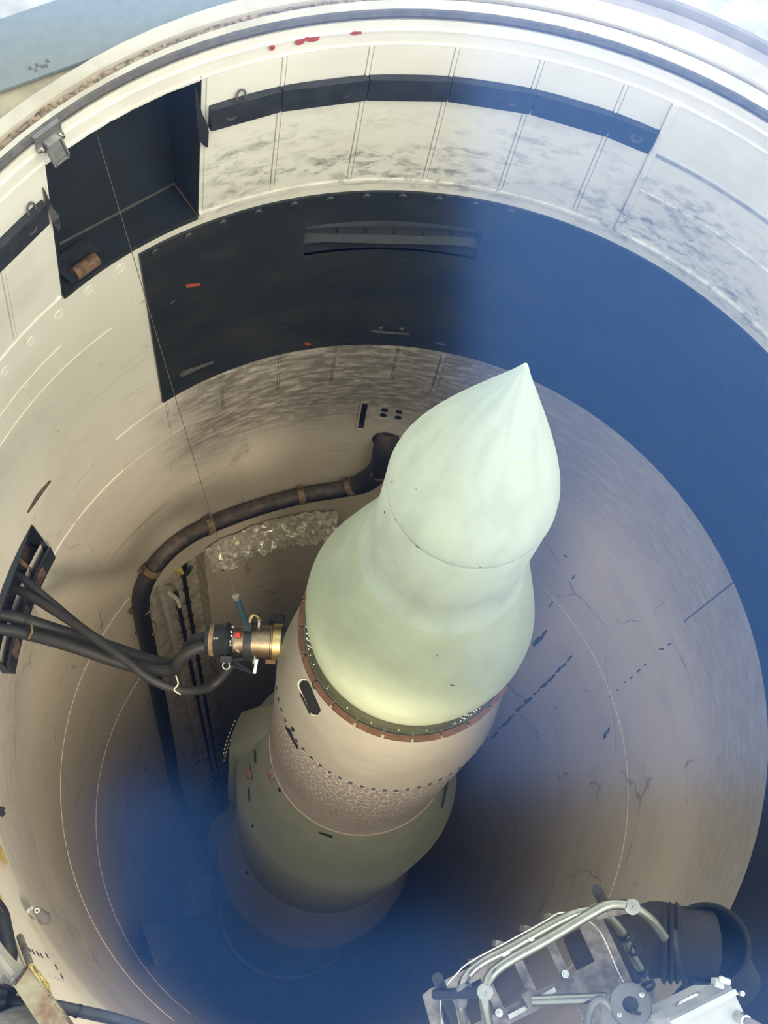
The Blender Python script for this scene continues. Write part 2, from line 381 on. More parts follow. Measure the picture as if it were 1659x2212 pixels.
# ================================================================== large structure
BOX = (135.4, 156.0, 1.285, 2.088); VENT = (94.2, 120.2, .81, 1.015); CHASE = (139.8, 157.5, Z_FLOOR, -2.27); BRK = (173.2, 193.0, -.14, .085); SLOT = (105.9, 107.0, -.96, -.65)
HOLES = (BOX, VENT, CHASE, BRK, SLOT)
ths = set(i*3.0 for i in range(121)); zs = {Z_FLOOR, -12., -9., -6.5, -5., -4., -3., -2., -1.4, -.8, 0., .5, Z_LIN, 1.5, 1.8, Z_TOP}
for a, b, c, d in HOLES: ths |= {a, b}; zs |= {c, d}
ths = sorted(ths); zs = sorted(zs)
inh = lambda t, z: any(a < t < b and c < z < d for a, b, c, d in HOLES)
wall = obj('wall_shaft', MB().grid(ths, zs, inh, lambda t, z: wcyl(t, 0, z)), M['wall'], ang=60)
tag(wall, kind='structure')
obj('light_leak_shell', MB().lathe([(2.17, R0+.62), (Z_FLOOR-.1, R0+.62)], (0, 0, 0), n=72), simple('leak_shell_grey', (.10, .10, .10), .9), wall)  # unseen shell added to stop sky light leaking in through the wall openings
fl = obj('floor', MB().slab([cyl(i*6, R0+.4, Z_FLOOR) for i in range(60)], [cyl(i*6, R0+.4, Z_FLOOR-.2) for i in range(60)]), M['dark_floor'], smooth=False); tag(fl, kind='structure')

# upper liner panels between welded seams, and the row under the black band
def panel_row(edges, z0, z1, thick=.006, gap=.35):
    for a, b in zip(edges, edges[1:]):
        obj('liner_panel', MB().cplate(b+gap, a-gap, z0, z1, thick, thick+.004, nz=2), M['wall'], wall, ang=50)
up = [135.0, 125.1, 114.6, 104.3, 94.05, 83.6, 77.5]
panel_row(up, 1.306, 2.098)
panel_row([186, 175.2, 164.4, 156.7], 1.306, 2.098)
for a in up[1:-1]+[164.4, 175.2]:
    obj('weld_seam', MB().cplate(a-.20, a+.20, 1.306, 2.098, .0085, .012, 1, 6), M['wall'], wall)
obj('edge_bar', MB().cplate(76.9, 77.62, 1.283, 2.107, .016, .020, 1, 2), M['wall'], wall, smooth=False)
low = [153.8, 143.4, 133.2, 123.0, 113.3, 102.6, 95.0]
panel_row(low, -.375, -.035, .005, .22)
for a in low[1:-1]:
    obj('weld_seam', MB().cplate(a-.12, a+.12, -.375, -.035, .008, .012, 1, 3), M['wall'], wall)
obj('edge_bar', MB().cplate(94.4, 95.0, -.42, -.045, .014, .018, 1, 2), M['wall'], wall, smooth=False)
for a, z0, z1 in ((144.4, -.78, -.39), (164.9, .86, .97), (159.5, -.16, -.02)):
    obj('weld_seam', MB().cplate(a-.15, a+.15, z0, z1, .006, .010, 1, 2), M['wall'], wall)
def ring(z, h, off, t0=0, t1=360, mat='wall', name='weld_bead'):
    return obj(name, MB().cplate(t0, t1, z, z+h, off, off+.006, 90 if t1-t0 > 180 else None), M[mat], wall, ang=50)
ring(1.278, .018, .012, -203.6, 135.2); ring(-.392, .012, .007, 95, 182); ring(-2.13, .009, .003, -30, 60); ring(-2.0, .009, .004, 160, 250); ring(-3.6, .012, .004, 160, 250)
ring(.99, .006, .004, 158, 215); ring(.84, .006, .004, 150, 215); ring(2.10, .006, .005); ring(2.17, .006, .006)
ring(1.812, .018, .006, 20, 76.8, 'gasket_line', 'ridge'); ring(1.592, .006, .004, 20, 76.8, 'wall', 'ridge')
for k in range(36):
    th = 91.7-5.0*0+5.02*k
    if 10 < th < 340:
        n = -cyl(th, 1, 0); c = cyl(th, Rw(1.18), 1.18)
        dark = 40 < th < 144
        obj('stud', MB().lathe([(0, .024), (.006, .023), (.012, .017), (.0135, .001)] if dark else [(0, .026), (.002, .025), (.0025, .021), (.001, .019), (.0015, .001)], c+n*(.012 if dark else 0), n, 14), M['black' if dark else 'wall'], wall)
# black painted band
band = obj('trim_1', MB().grid(sorted({144.1, 120.2, 94.2}|{-75+3*i for i in range(74) if -75+3*i < 144}), [.0, .35, .81, 1.015, 1.205],
          lambda t, z: VENT[0] < t < VENT[1] and VENT[2] < z < VENT[3], lambda t, z: cyl(t, Rw(z)-.012, z), lambda t, z: cyl(t, Rw(z)+.002, z)), M['black'], ang=50)
tag(band, kind='structure')
# a shallow chord-backed vent in the band
vent = thing('wall_vent', 'shallow dark grey vent pocket with small fins in the black band', 'vent', cyl(107, R0, .81))
A0, A1 = VENT[0], VENT[1]; rr = R0+.055
obj('back_plate', MB().add([cyl(A0, rr, .80), cyl(A1, rr, .80), cyl(A1, rr+.02, 1.02), cyl(107.2, R0+.10, 1.02), cyl(A0, rr+.02, 1.02), cyl(107.2, R0+.06, .80)], [(0, 5, 3, 4), (5, 1, 2, 3)]), simple('vent_grey', (.10, .11, .11), .45, 0, .1, 6), vent, fix=False)
L = [cyl(A0, R0-.012, .80), cyl(A1, R0-.012, .80)]
n_ = 9; arc = [cyl(A0+(A1-A0)*i/n_, R0-.011, .81) for i in range(n_+1)]; bk = [cyl(A0+(A1-A0)*i/n_, R0+.12, .81) for i in range(n_+1)]
mbf = MB()
for i in range(n_): mbf.hexa([arc[i]-Vector((0, 0, .012)), arc[i+1]-Vector((0, 0, .012)), bk[i+1]-Vector((0, 0, .012)), bk[i]-Vector((0, 0, .012)), arc[i], arc[i+1], bk[i+1], bk[i]])
obj('sill', mbf, M['black_rail'], vent)
p0, p1 = cyl(A0+.5, R0+.02, .87), cyl(A1-.5, R0+.02, .87); out = -cyl(107.2, 1, 0)
obj('ledge', MB().hexa([p0, p1, p1-out*.05, p0-out*.05, p0+Vector((0, 0, .035))-out*.02, p1+Vector((0, 0, .035))-out*.02, p1+Vector((0, 0, .035))-out*.06, p0+Vector((0, 0, .035))-out*.06]), simple('vent_ledge', (.045, .05, .055), .5, 0, .1, 8), vent, smooth=False)
for k in range(5):
    q = p0+(p1-p0)*(.15+.165*k)-out*.03
    obj('fin', MB().box(q+Vector((0, 0, .035)), (.004, .02, .03)), M['black_rail'], vent, smooth=False)
for a in (A0, A1):
    obj('end_cheek', MB().hexa([cyl(a-.15, R0-.013, .80), cyl(a+.15, R0-.013, .80), cyl(a+.15, R0+.14, .80), cyl(a-.15, R0+.14, .80), cyl(a-.15, R0-.013, 1.02), cyl(a+.15, R0-.013, 1.02), cyl(a+.15, R0+.14, 1.02), cyl(a-.15, R0+.14, 1.02)]), M['black_rail'], vent, smooth=False)
obj('lintel', MB().slab([cyl(A0, R0-.010, 1.015), *[cyl(A0+(A1-A0)*i/8, R0-.010, 1.015) for i in range(1, 8)], cyl(A1, R0-.010, 1.015), cyl(A1, R0+.14, 1.015), cyl(A0, R0+.14, 1.015)],
    [cyl(A0, R0-.010, 1.03), *[cyl(A0+(A1-A0)*i/8, R0-.010, 1.03) for i in range(1, 8)], cyl(A1, R0-.010, 1.03), cyl(A1, R0+.14, 1.03), cyl(A0, R0+.14, 1.03)]), M['black_rail'], vent, smooth=False)

# collar: gasket, cream flange, dirty joint, raised rim, apron
NS = 96
def Rout(th):
    th = th % 360; a = min(1, max(0, (th-80)/70)) if th < 240 else max(0, 1-(th-240)/60)
    return 1.862-.07*a
def side_(t): return (1.862-Rout(t))/.07          # 1 on the left, 0 on the right
def Rgi(t): return 1.764-.045*side_(t)
def Rgo(t): return Rgi(t)+.010+.022*side_(t)
def ringgrid(rows, mat, name, parent=None, kind=True, ang=40):   # rows: (r(th), z)
    mb = MB(); vs = []; fs = []
    for r, z in rows:
        for k in range(NS):
            th = 360*k/NS; vs.append(cyl(th, (r(th) if callable(r) else r)+bulge(th, Z_TOP), z))
    for i in range(len(rows)-1):
        for k in range(NS): fs.append((i*NS+k, i*NS+(k+1) % NS, (i+1)*NS+(k+1) % NS, (i+1)*NS+k))
    mb.add(vs, fs); o = obj(name, mb, M[mat], parent, ang=ang)
    if kind: tag(o, kind='structure')
    return o
collar = ringgrid([(1.685, 2.219), (1.700, 2.219), (1.700, 2.252), (lambda t: Rgi(t)-.003, 2.252), (Rgi, 2.250), (lambda t: Rgi(t)+.002, 2.222), (lambda t: Rgo(t)-.002, 2.222), (Rgo, 2.256), (lambda t: Rgo(t)+.004, 2.262), (Rout, 2.264), (lambda t: Rout(t)+.001, 2.20)], 'cream', 'trim_2', ang=30)
gk = [(1.690, 2.2195), (1.704, 2.2195), (1.704, 2.2505), (1.690, 2.2505), (1.684, 2.235)]; vs = []; fs = []
for k in range(120):
    for r, z in gk: vs.append(cyl(k*3, r+bulge(k*3, Z_TOP), z))
for k in range(120):
    for j in range(5): fs.append((k*5+j, k*5+(j+1) % 5, ((k+1) % 120)*5+(j+1) % 5, ((k+1) % 120)*5+j))
obj('gasket', MB().add(vs, fs), M['gasket'], collar)
vs = []; fs = []
for j in range(5):
    for k in range(360):
        g0, g1 = Rgi(k)+.001, Rgo(k)-.001
        vs.append(cyl(k, g0+(g1-g0)*j/4+bulge(k, Z_TOP), 2.240+random.uniform(-.007, .007)*(1 if j else 0)))
for i in range(4):
    for k in range(360): fs.append((i*360+k, i*360+(k+1) % 360, (i+1)*360+(k+1) % 360, (i+1)*360+k))
jf = obj('joint_filler', MB().add(vs, fs), M['debris'], collar, ang=80); jf['kind'] = 'stuff'
ap = ringgrid([(Rout, 2.205), (lambda t: Rout(t)+.13, 2.205)], 'tan_conc', 'trim_3')
for nm, rows, mt in (('trim_4', [(lambda t: Rout(t)+.13, 2.205), (lambda t: Rout(t)+.13, 2.235), (lambda t: Rout(t)+.14, 2.235), (lambda t: Rout(t)+.15, 2.20), (lambda t: Rout(t)+.175, 2.20), (lambda t: Rout(t)+.18, 2.235)], 'grey_step'),):
    pass
def arcring(t0, t1, rows, mat, name):
    n = int(abs(t1-t0)/2)+1; vs = []; fs = []
    for r, z in rows:
        for k in range(n+1):
            th = t0+(t1-t0)*k/n; vs.append(cyl(th, r(th) if callable(r) else r, z))
    for i in range(len(rows)-1):
        for k in range(n): fs.append((i*(n+1)+k, i*(n+1)+k+1, (i+1)*(n+1)+k+1, (i+1)*(n+1)+k))
    o = obj(name, MB().add(vs, fs), M[mat]); tag(o, kind='structure'); return o
arcring(-80, 112, [(lambda t: Rout(t)+.002, 2.212), (lambda t: Rout(t)+.115, 2.214)], 'pink_conc', 'trim_4')
arcring(-80, 112, [(lambda t: Rout(t)+.115, 2.214), (lambda t: Rout(t)+.12, 2.205), (lambda t: Rout(t)+.135, 2.235), (lambda t: Rout(t)+.15, 2.238)], 'grey_step', 'trim_5')
gr = ringgrid([(lambda t: Rout(t)+.13, 2.2055), (2.6, 2.2), (5.5, 2.18), (9.0, 2.18)], 'concrete', 'floor_2')
arcring(-80, 112, [(lambda t: Rout(t)+.15, 2.238), (3.2, 2.245), (3.22, 2.18)], 'concrete', 'floor_3')
# blue-grey door edge lying across the apron
z_ = 2.222; a, b, c, d = at_z(0, 196, z_), at_z(236, 111, z_), at_z(0, 47, z_), at_z(121, 0, z_)
u = (b-a).normalized(); n2 = Vector((-u.y, u.x, 0)); n2 = n2 if n2.dot(a) > 0 else -n2
wd = (d-a).dot(n2); q0 = a-u*1.6; q1 = a+u*1.45
beam = thing('door_plate', 'long blue grey painted steel plate lying across the apron beside the collar', 'plate', q0+u*1.5)
obj('body', MB().slab([q0, q1, q1+n2*wd, q0+n2*wd], [k-Vector((0, 0, .010)) for k in (q0, q1, q1+n2*wd, q0+n2*wd)]), M['bluegrey'], beam, smooth=False)
s0 = a+u*.12+n2*.03
for k in range(6):
    obj('worn_patch', MB().box(s0+u*(.012*k)+n2*random.uniform(0, .02)+Vector((0, 0, .0005)), (.010, .014, .001), Matrix((u, n2, Vector((0, 0, 1)))).transposed()), M['gasket'], beam, smooth=False)

# ================================================================== missile
ms = thing('missile', 'tall pale green nosed missile standing in the middle of the shaft', 'missile', Vector((MC.x, MC.y, Z_FLOOR)))
mo = Vector((MC.x, MC.y, 0))
def seg(z0, z1): return [(z, r) for z, r in PROFILE if z1-1e-6 <= z <= z0+1e-6]
def stage(name, z0, z1, mat, label=None, n=128):
    o = obj(name, MB().lathe(seg(z0, z1), mo, n=n), M[mat], ms, ang=28)
    if label: o['label'] = label
    return o
nose = stage('nose_cone', 2.785, 2.112, 'nose', 'pale green pointed nose cone')
obj('tip_seam', MB().lathe([(2.600, .0818), (2.5965, .0832), (2.593, .0842)], mo, n=48), M['nose'], nose)
stage('nose_cylinder', 2.112, 1.62, 'nose', 'pale green cylinder under the nose')
stage('flare_skirt', 1.62, .89, 'flare', 'bell shaped sage green skirt')
ring3 = stage('riveted_ring', .89, .777, 'olive', 'dark olive riveted ring')
stage('upper_cone', .777, .094, 'beigecone', 'beige cone below the olive ring')
stage('speckled_skirt', .094, -1.40, 'speckle', 'grey speckled skirt')
stage('middle_stage', -1.40, -4.625, 'green2', 'dull green middle stage')
stage('weathered_skirt', -4.625, -6.558, 'texture2', 'weathered striped skirt')
stage('lower_stage', -6.558, -15.0, 'stage1', 'dark lower stage')
obj('edge_lip', MB().lathe([(-1.365, .5265), (-1.372, .5335), (-1.395, .5345), (-1.40, .530)], mo, n=128), simple('pink_edge', (.36, .31, .28), .6, 0, .1, 20), ms)
obj('edge_lip', MB().lathe([(-6.52, .975), (-6.54, .985), (-6.58, .985), (-6.60, .975)], mo, n=128), simple('dull_edge', (.30, .26, .24), .5, 0, .1, 20), ms)
obj('support_ring', MB().lathe([(-15.0, 1.19), (-15.0, 1.24), (-15.05, 1.30), (-15.3, 1.31), (Z_FLOOR, 1.31)], mo, n=96), M['dark_metal'], ms)
for px, py in ((481, 1961), (543, 2079), (570, 2094), (605, 2103), (634, 2104), (480, 1931)):
    p = at_z(px, py, -14.95); obj('bolt', MB().lathe([(-.06, .055), (.0, .055), (.03, .045), (.045, .02), (.046, .001)], p, n=12), M['white_paint'], ms)
def mcyl(th, z, off=0): r = Rm(z)+off; return Vector((MC.x+r*math.cos(th*D2R), MC.y+r*math.sin(th*D2R), z))
# copper strips round the lip of the cone
for k in range(24):
    a0, a1 = k*15+.5, k*15+14.2; vs = []
    for off in (.012, -.01):
        for z in (.773, .786):
            for i in range(5): vs.append(mcyl(a0+(a1-a0)*i/4, .776, off)*1+Vector((0, 0, z-.776)))
    mb = MB(); f = []
    for i in range(4):
        f += [(i, i+1, 6+i, 5+i), (10+i, 15+i, 16+i, 11+i), (5+i, 6+i, 16+i, 15+i), (i, 10+i, 11+i, i+1)]
    f += [(0, 5, 15, 10), (4, 14, 19, 9)]
    obj('copper_strip', mb.add(vs, f), M['copper'], ms, smooth=False)
rv = MB()
for c0 in (205, 318, 82):
    for row, nn in ((.80, 6), (.82, 3), (.842, 4), (.862, 5)):
        for i in range(nn):
            a = c0+(i-nn/2)*3.2+random.uniform(-.5, .5); p = mcyl(a, row, .001); n = Vector((math.cos(a*D2R), math.sin(a*D2R), .1))
            rv.lathe([(-.002, .0036), (.002, .0032), (.003, .001)], p, n, 6)
for i in range(24):
    p = mcyl(i*15+7, .808, .001); rv.lathe([(-.002, .003), (.002, .0025), (.003, .001)], p, Vector((p.x, p.y, 0)), 6)
o = obj('rivets', rv, M['bolt'], ring3); o['kind'] = 'stuff'
bv = MB()
for i in range(64):
    a = i*360/64; p = mcyl(a, .098, .002); n = Vector((math.cos(a*D2R), math.sin(a*D2R), 0)); tg = Vector((-n.y, n.x, 0))
    bv.box(p, (.015, .008, .009), Matrix((tg, n, Vector((0, 0, 1)))).transposed())
o = obj('cone_fasteners', bv, M['dark_metal'], ms, smooth=False); o['kind'] = 'stuff'
def decal(name, poly, surf, mat, parent, off=.002, sub=3, back=.004):
    P = []
    for i, p in enumerate(poly):
        q = poly[(i+1) % len(poly)]
        for k in range(sub): P.append((p[0]+(q[0]-p[0])*k/sub, p[1]+(q[1]-p[1])*k/sub))
    top = [surf(x, y, off) for x, y in P]; bot = [surf(x, y, off-back) for x, y in P]
    return obj(name, MB().slab(top, bot), M[mat] if isinstance(mat, str) else mat, parent, smooth=False)
onw = lambda x, y, o: at_wall(x, y, o)
def dslot(x0, y0, x1, y1, w0):
    dx, dy = x1-x0, y1-y0; L = math.hypot(dx, dy); ux, uy = dx/L, dy/L; P = []
    for k in range(9):
        a = math.pi/2+math.pi*k/8; P.append((x0+w0*(math.cos(a)*ux-math.sin(a)*uy), y0+w0*(math.cos(a)*uy+math.sin(a)*ux)))
    for k in range(9):
        a = -math.pi/2+math.pi*k/8; P.append((x1+w0*(math.cos(a)*ux-math.sin(a)*uy), y1+w0*(math.cos(a)*uy+math.sin(a)*ux)))
    return P
def oval(name, x0, y0, x1, y1, w0, mat, parent, off, back=.012, n=16):
    dx, dy = x1-x0, y1-y0; L = math.hypot(dx, dy); ux, uy = dx/L, dy/L; A = []; B = []
    for i in range(n+1):
        q = -w0+(L+2*w0)*i/n; e = 0 if q < 0 else (L if q > L else q)
        h = math.sqrt(max(w0*w0-(q-e)**2, .04)); cx_, cy_ = x0+ux*q, y0+uy*q
        A.append((cx_-uy*h, cy_+ux*h)); B.append((cx_+uy*h, cy_-ux*h))
    vs = [at_missile(*p, off) for p in A]+[at_missile(*p, off) for p in B]+[at_missile(*p, off-back) for p in A]+[at_missile(*p, off-back) for p in B]; N = n+1; f = []
    for i in range(n): f += [(i, i+1, N+i+1, N+i), (2*N+i, 3*N+i, 3*N+i+1, 2*N+i+1), (i, 2*N+i, 2*N+i+1, i+1), (N+i, N+i+1, 3*N+i+1, 3*N+i)]
    return obj(name, MB().add(vs, f), M[mat], parent, smooth=False)
oval('hand_hole_rim', 655, 1478, 681, 1534, 13, 'white_paint', ms, .002)
oval('hand_hole', 657, 1480.5, 682, 1535, 11, 'holeblack', ms, .0045)
decal('slot_cover', [(647, 1500), (651, 1499), (672, 1541), (668, 1543)], at_missile, 'dark_metal', ms, .006)
decal('slot_cover', [(615, 1571), (618, 1570), (644, 1616), (641, 1619)], at_missile, 'holeblack', ms, .006)
decal('chipped_patch', [(673, 1474), (678, 1476), (682, 1486), (684, 1490), (677, 1488), (674, 1481)], at_missile, 'holeblack', ms, .004)
decal('chipped_patch', [(628, 1571), (634, 1573), (636, 1580), (631, 1581)], at_missile, 'holeblack', ms, .004)
decal('chipped_patch', [(625, 1583), (631, 1586), (631, 1593), (626, 1592)], at_missile, 'rubber', ms, .006)
for q in ([(535, 1702), (537.5, 1701), (540, 1731), (537, 1732)], [(688, 1797), (690, 1801), (716, 1811), (719, 1807)], [(548, 1621), (551, 1621), (552.5, 1648), (549, 1648)], [(966, 1690), (970, 1690), (957, 1746), (953, 1744)],
          [(577, 1556), (580, 1552), (576, 1580), (573, 1580)]):
    decal('dark_strip', q, at_missile, 'dark_metal', ms, .006)
for q in ([(601, 1703), (606, 1701), (607, 1709), (602, 1711)], [(543, 1782), (547, 1781), (548, 1788), (544, 1788)], [(529, 1884), (534, 1880), (537, 1888), (531, 1890)]):
    decal('stain_mark', q, at_missile, 'holeblack', ms, .005, 2)
for quad in ([(526, 1672), (538, 1652), (544, 1687), (528, 1692)], [(574, 1678), (588, 1656), (592, 1676), (580, 1695)]):
    pl = decal('placard', quad, at_missile, 'placard', ms, .010, 2)
    (ax, ay), (bx, by), (cx, cy), (dx, dy) = quad
    lp = lambda s, t: ((ax+(bx-ax)*s)*(1-t)+(dx+(cx-dx)*s)*t, (ay+(by-ay)*s)*(1-t)+(dy+(cy-dy)*s)*t)
    for j, (s0, s1) in enumerate(((.1, .9), (.15, .7), (.1, .8), (.2, .9))):
        t0 = .12+.21*j
        decal('print_line', [lp(s0, t0), lp(s1, t0), lp(s1, t0+.10), lp(s0, t0+.10)], at_missile, M['redpaint'] if j < 2 else M['gasket'], pl, .012, 1)
for px, py in ((991, 944), (1120, 999)):
    ring_ = dslot(px-.5, py, px+.5, py+.1, 5); decal('paint_spot', ring_, at_missile, simple('yellow_spot', (.55, .58, .30), .5), nose, .0012, 1, .003)
for q in ([(852, 1121), (854, 1121), (857, 1126), (855, 1126)], [(895, 1176), (900, 1178), (907, 1184), (903, 1184)], [(1034, 1226), (1039, 1224), (1041, 1226), (1036, 1228)], [(829, 1104), (831, 1103), (831, 1109), (829.5, 1110)], [(845, 1040), (847, 1038), (848, 1041), (846, 1042)], [(897, 1055), (899, 1054), (900, 1056), (898, 1057)],
          [(943, 1414), (946, 1413), (949, 1420), (945, 1419)], [(972, 1478), (984, 1481), (983, 1485), (974, 1482)]):
    decal('scuff', q, at_missile, 'gasket', ms, .0012, 1, .003)
# raceway covers down the side of the two lower stages
def raceway(name, pts_th, z_top, z_slope, z_bot, w_deg, h, mat, holes):
    vs = []; rows = [(z_top, .0), (z_slope, h), (z_bot, h*.9)]; n = 6; mb = MB()
    for z, hh in rows:
        for i in range(n+1):
            th = pts_th-w_deg/2+w_deg*i/n; vs.append(mcyl(th, z, hh if 0 < i < n else -.01))
    f = [(j*(n+1)+i, j*(n+1)+i+1, (j+1)*(n+1)+i+1, (j+1)*(n+1)+i) for j in range(2) for i in range(n)]
    o = obj(name, mb.add(vs, f), M[mat], ms, ang=25)
    rb = MB()
    for k in range(holes):
        for z in (z_slope-.30, z_slope-.55):
            p = mcyl(pts_th-w_deg*.3+w_deg*.6*k/(holes-1), z, h+.001); rb.lathe([(-.004, .010), (.004, .008), (.006, .001)], p, Vector((p.x, p.y, 0)), 6)
    q = obj('rivets', rb, M['bolt'], o); q['kind'] = 'stuff'
raceway('raceway_cover', 178, -1.42, -2.15, -4.3, 26, .10, 'green2', 9)
raceway('raceway_cover', 186, -5.2, -6.75, -14.8, 16, .13, 'stage1', 8)

# ================================================================== things on the upper wall
def frame_at(p, inward=True):
    n = -Vector((p.x, p.y, 0)).normalized(); tg = Vector((n.y, -n.x, 0)); return n, tg, Vector((0, 0, 1))
# equipment recess
a0, a1, zb, zt = BOX
rc = thing('equipment_recess', 'black steel box recessed in the wall below the grey hoist bracket', 'recess', cyl((a0+a1)/2, Rw(zb), zb))
fr, fl_ = cyl(a0, Rw(zb)-.004, zb), cyl(a1, Rw(zb)-.004, zb)
br_, bl_ = at_z(377, 397, zb), at_z(128, 528, zb)
def up_(p, z, rscale=True):
    th = math.degrees(math.atan2(p.y, p.x)); k = math.hypot(p.x, p.y)-Rw(zb); return cyl(th, Rw(z)+k, z)
bt_r, bt_l = Vector((br_.x, br_.y, zt+.05)), Vector((bl_.x, bl_.y, zt+.05))
def quad(name, a, b, c, d, mat, parent, th=.004):
    n = (b-a).cross(d-a).normalized()*th
    return obj(name, MB().hexa([a-n, b-n, c-n, d-n, a, b, c, d]), M[mat], parent, smooth=False)
quad('back_panel', bl_, br_, bt_r, bt_l, 'black_in', rc)
nn_ = 8; mb = MB(); fa = [cyl(a0+(a1-a0)*i/nn_, Rw(zb)-.006, zb) for i in range(nn_+1)]
mb.slab(fa+[bl_, br_], [p-Vector((0, 0, .012)) for p in fa+[bl_, br_]])
obj('floor_panel', mb, M['black_in'], rc, smooth=False)
quad('side_panel', br_, fr, cyl(a0, Rw(zt)-.004, zt+.02), bt_r, 'black_in', rc)
quad('side_panel', fl_, bl_, bt_l, cyl(a1, Rw(zt)-.004, zt+.02), 'black_in', rc)
fb = [cyl(a0+(a1-a0)*i/nn_, Rw(zt), zt) for i in range(nn_+1)]
obj('top_panel', MB().slab(fb+[bt_l, bt_r], [p+Vector((0, 0, .01)) for p in fb+[bt_l, bt_r]]), M['black_in'], rc, smooth=False)
obj('weld_line', MB().tube([bl_+Vector((0, 0, .003)), br_+Vector((0, 0, .003))], .006, 6), simple('dull_weld', (.09, .085, .08), .6), rc)
obj('weld_line', MB().tube([br_+Vector((0, 0, .003)), fr+Vector((0, 0, .003))], .006, 6), M['rust'], rc)
obj('lip_strip', MB().add(*(lambda vs: (vs, [(i, i+1, nn_+2+i, nn_+1+i) for i in range(nn_)]))([cyl(a0+(a1-a0)*i/nn_, Rw(zb)-.008, zb+.004) for i in range(nn_+1)]+[cyl(a0+(a1-a0)*i/nn_, Rw(zb)-.008, zb-.022) for i in range(nn_+1)])), M['black_rail'], rc, fix=False)
rp = at_z(185, 575, zb+.03); n, tg, _ = frame_at(rp)
obj('rusty_sleeve', MB().cyl(rp-tg*.055, rp+tg*.055, .028, 14), M['rust'], rc)
obj('sleeve_plate', MB().box(rp-n*.05-Vector((0, 0, .015)), (.18, .12, .02), Matrix((tg, n, Vector((0, 0, 1)))).transposed()), M['black_rail'], rc, smooth=False)
lug = [(420, 182), (429, 205), (431, 225), (438, 248), (448, 268), (451, 285), (450, 318), (444, 318), (430, 304), (424, 240)]
pt = [at_wall(x, y, .030) for x, y in lug]; pb = [at_wall(x, y, .012) for x, y in lug]
obj('hinge_lug', MB().slab(pt, pb), M['black_in'], rc, smooth=False)
pl_ = [(93, 405), (98, 412), (116, 452), (127, 462), (131, 492), (126, 499), (113, 480), (104, 450)]
obj('scratched_plate', MB().slab([at_wall(x, y, .012) for x, y in pl_], [at_wall(x, y, -.006) for x, y in pl_]), simple('scratched_black', (.13, .13, .125), .4, .3, .7, 30), rc, smooth=False)
# black segmented rail
def rail(name, edges, label, hexes, loops):
    t = thing(name, label, 'rail', cyl((edges[0]+edges[-1])/2, Rw(1.84), 1.84))
    for a, b in zip(edges, edges[1:]):
        obj('rail_plate', MB().cplate(b+.06, a-.06, 1.838, 1.952, .032, .030, 1), M['black_rail'], t, smooth=False)
    for th in hexes:
        p = cyl(th, Rw(1.895)-.034, 1.895); n = -cyl(th, 1, 0)
        obj('eyelet', MB().lathe([(-.002, .012), (-.002, .024), (.0015, .024), (.0015, .012)], p, n, 8, True), M['rail_mark'], t, smooth=False)
    for th in loops:
        p = cyl(th, Rw(1.95)-.02, 1.95); n, tg, zz = frame_at(p)
        obj('wire_loop', MB().tube([p-tg*.016, p-tg*.014+zz*.03, p+zz*.042, p+tg*.014+zz*.03, p+tg*.016], .004, 6, smooth=4), M['gasket'], t)
    return t
rail('wall_rail', [134.4, 125.3, 114.4, 104.1, 93.5, 83.4, 77.7], 'long black segmented rail on the far wall, right of the black recess', (131.8, 117.2, 96.2, 79.9), (130.4,))
rail('wall_rail', [183, 175, 166.5, 157.3], 'short black segmented rail on the wall, left of the black recess', (160.0,), (159.2,))
# hoist bracket under the gasket
bk = thing('hoist_bracket', 'grey cast metal bracket bolted under the collar at the upper left', 'bracket', cyl(155.5, RTOP-.012, 2.21))
P = lambda x, y, i=0.02: at_wall(x, y, i)
th_b = 155.5; n, tg, zz = frame_at(cyl(th_b, 1, 0)); cb = cyl(th_b, RTOP-.012, 2.21)
R3 = Matrix((tg, n, zz)).transposed()
obj('mount_plate', MB().box(cb+zz*.028-n*.004, (.155, .024, .032), R3).box(cb-zz*.022, (.150, .018, .065), R3), M['grey_metal'], bk, smooth=False)
for sx in (-1, 1):
    q = cb+tg*(.058*sx)-zz*.03+n*.009
    b_ = obj('bolt', MB().lathe([(-.004, .019), (.008, .019), (.008, .013), (.016, .013), (.016, .009), (.026, .009), (.027, .001)], q, n, 16), M['steel'], bk)
lg = cb+n*.012-zz*.02
obj('lug_plate', MB().box(lg-zz*.045+n*.032, (.062, .010, .085), R3@Matrix.Rotation(.35, 3, 'X')), M['grey_metal'], bk, smooth=False)
obj('lug_bridge', MB().box(lg+zz*.008+n*.012, (.075, .030, .012), R3), simple('worn_steel_edge', (.5, .5, .48), .4, .5), bk, smooth=False)
for sx in (-1, 1):
    e = lg+tg*(.036*sx)
    obj('lug_cheek', MB().slab([e+zz*.01, e+n*.028+zz*.008, e+n*.062-zz*.07, e+n*.05-zz*.115, e+n*.015-zz*.06], [k+tg*.008*sx for k in (e+zz*.01, e+n*.028+zz*.008, e+n*.062-zz*.07, e+n*.05-zz*.115, e+n*.015-zz*.06)]), M['grey_metal'], bk, smooth=False)
obj('cross_pin', MB().cyl(lg-tg*.036+n*.05-zz*.095, lg+tg*.036+n*.05-zz*.095, .008, 10), M['grey_metal'], bk)
bk.scale = (.66, .66, .66); bk.location = cyl(155.4, RTOP-.008, 2.222)
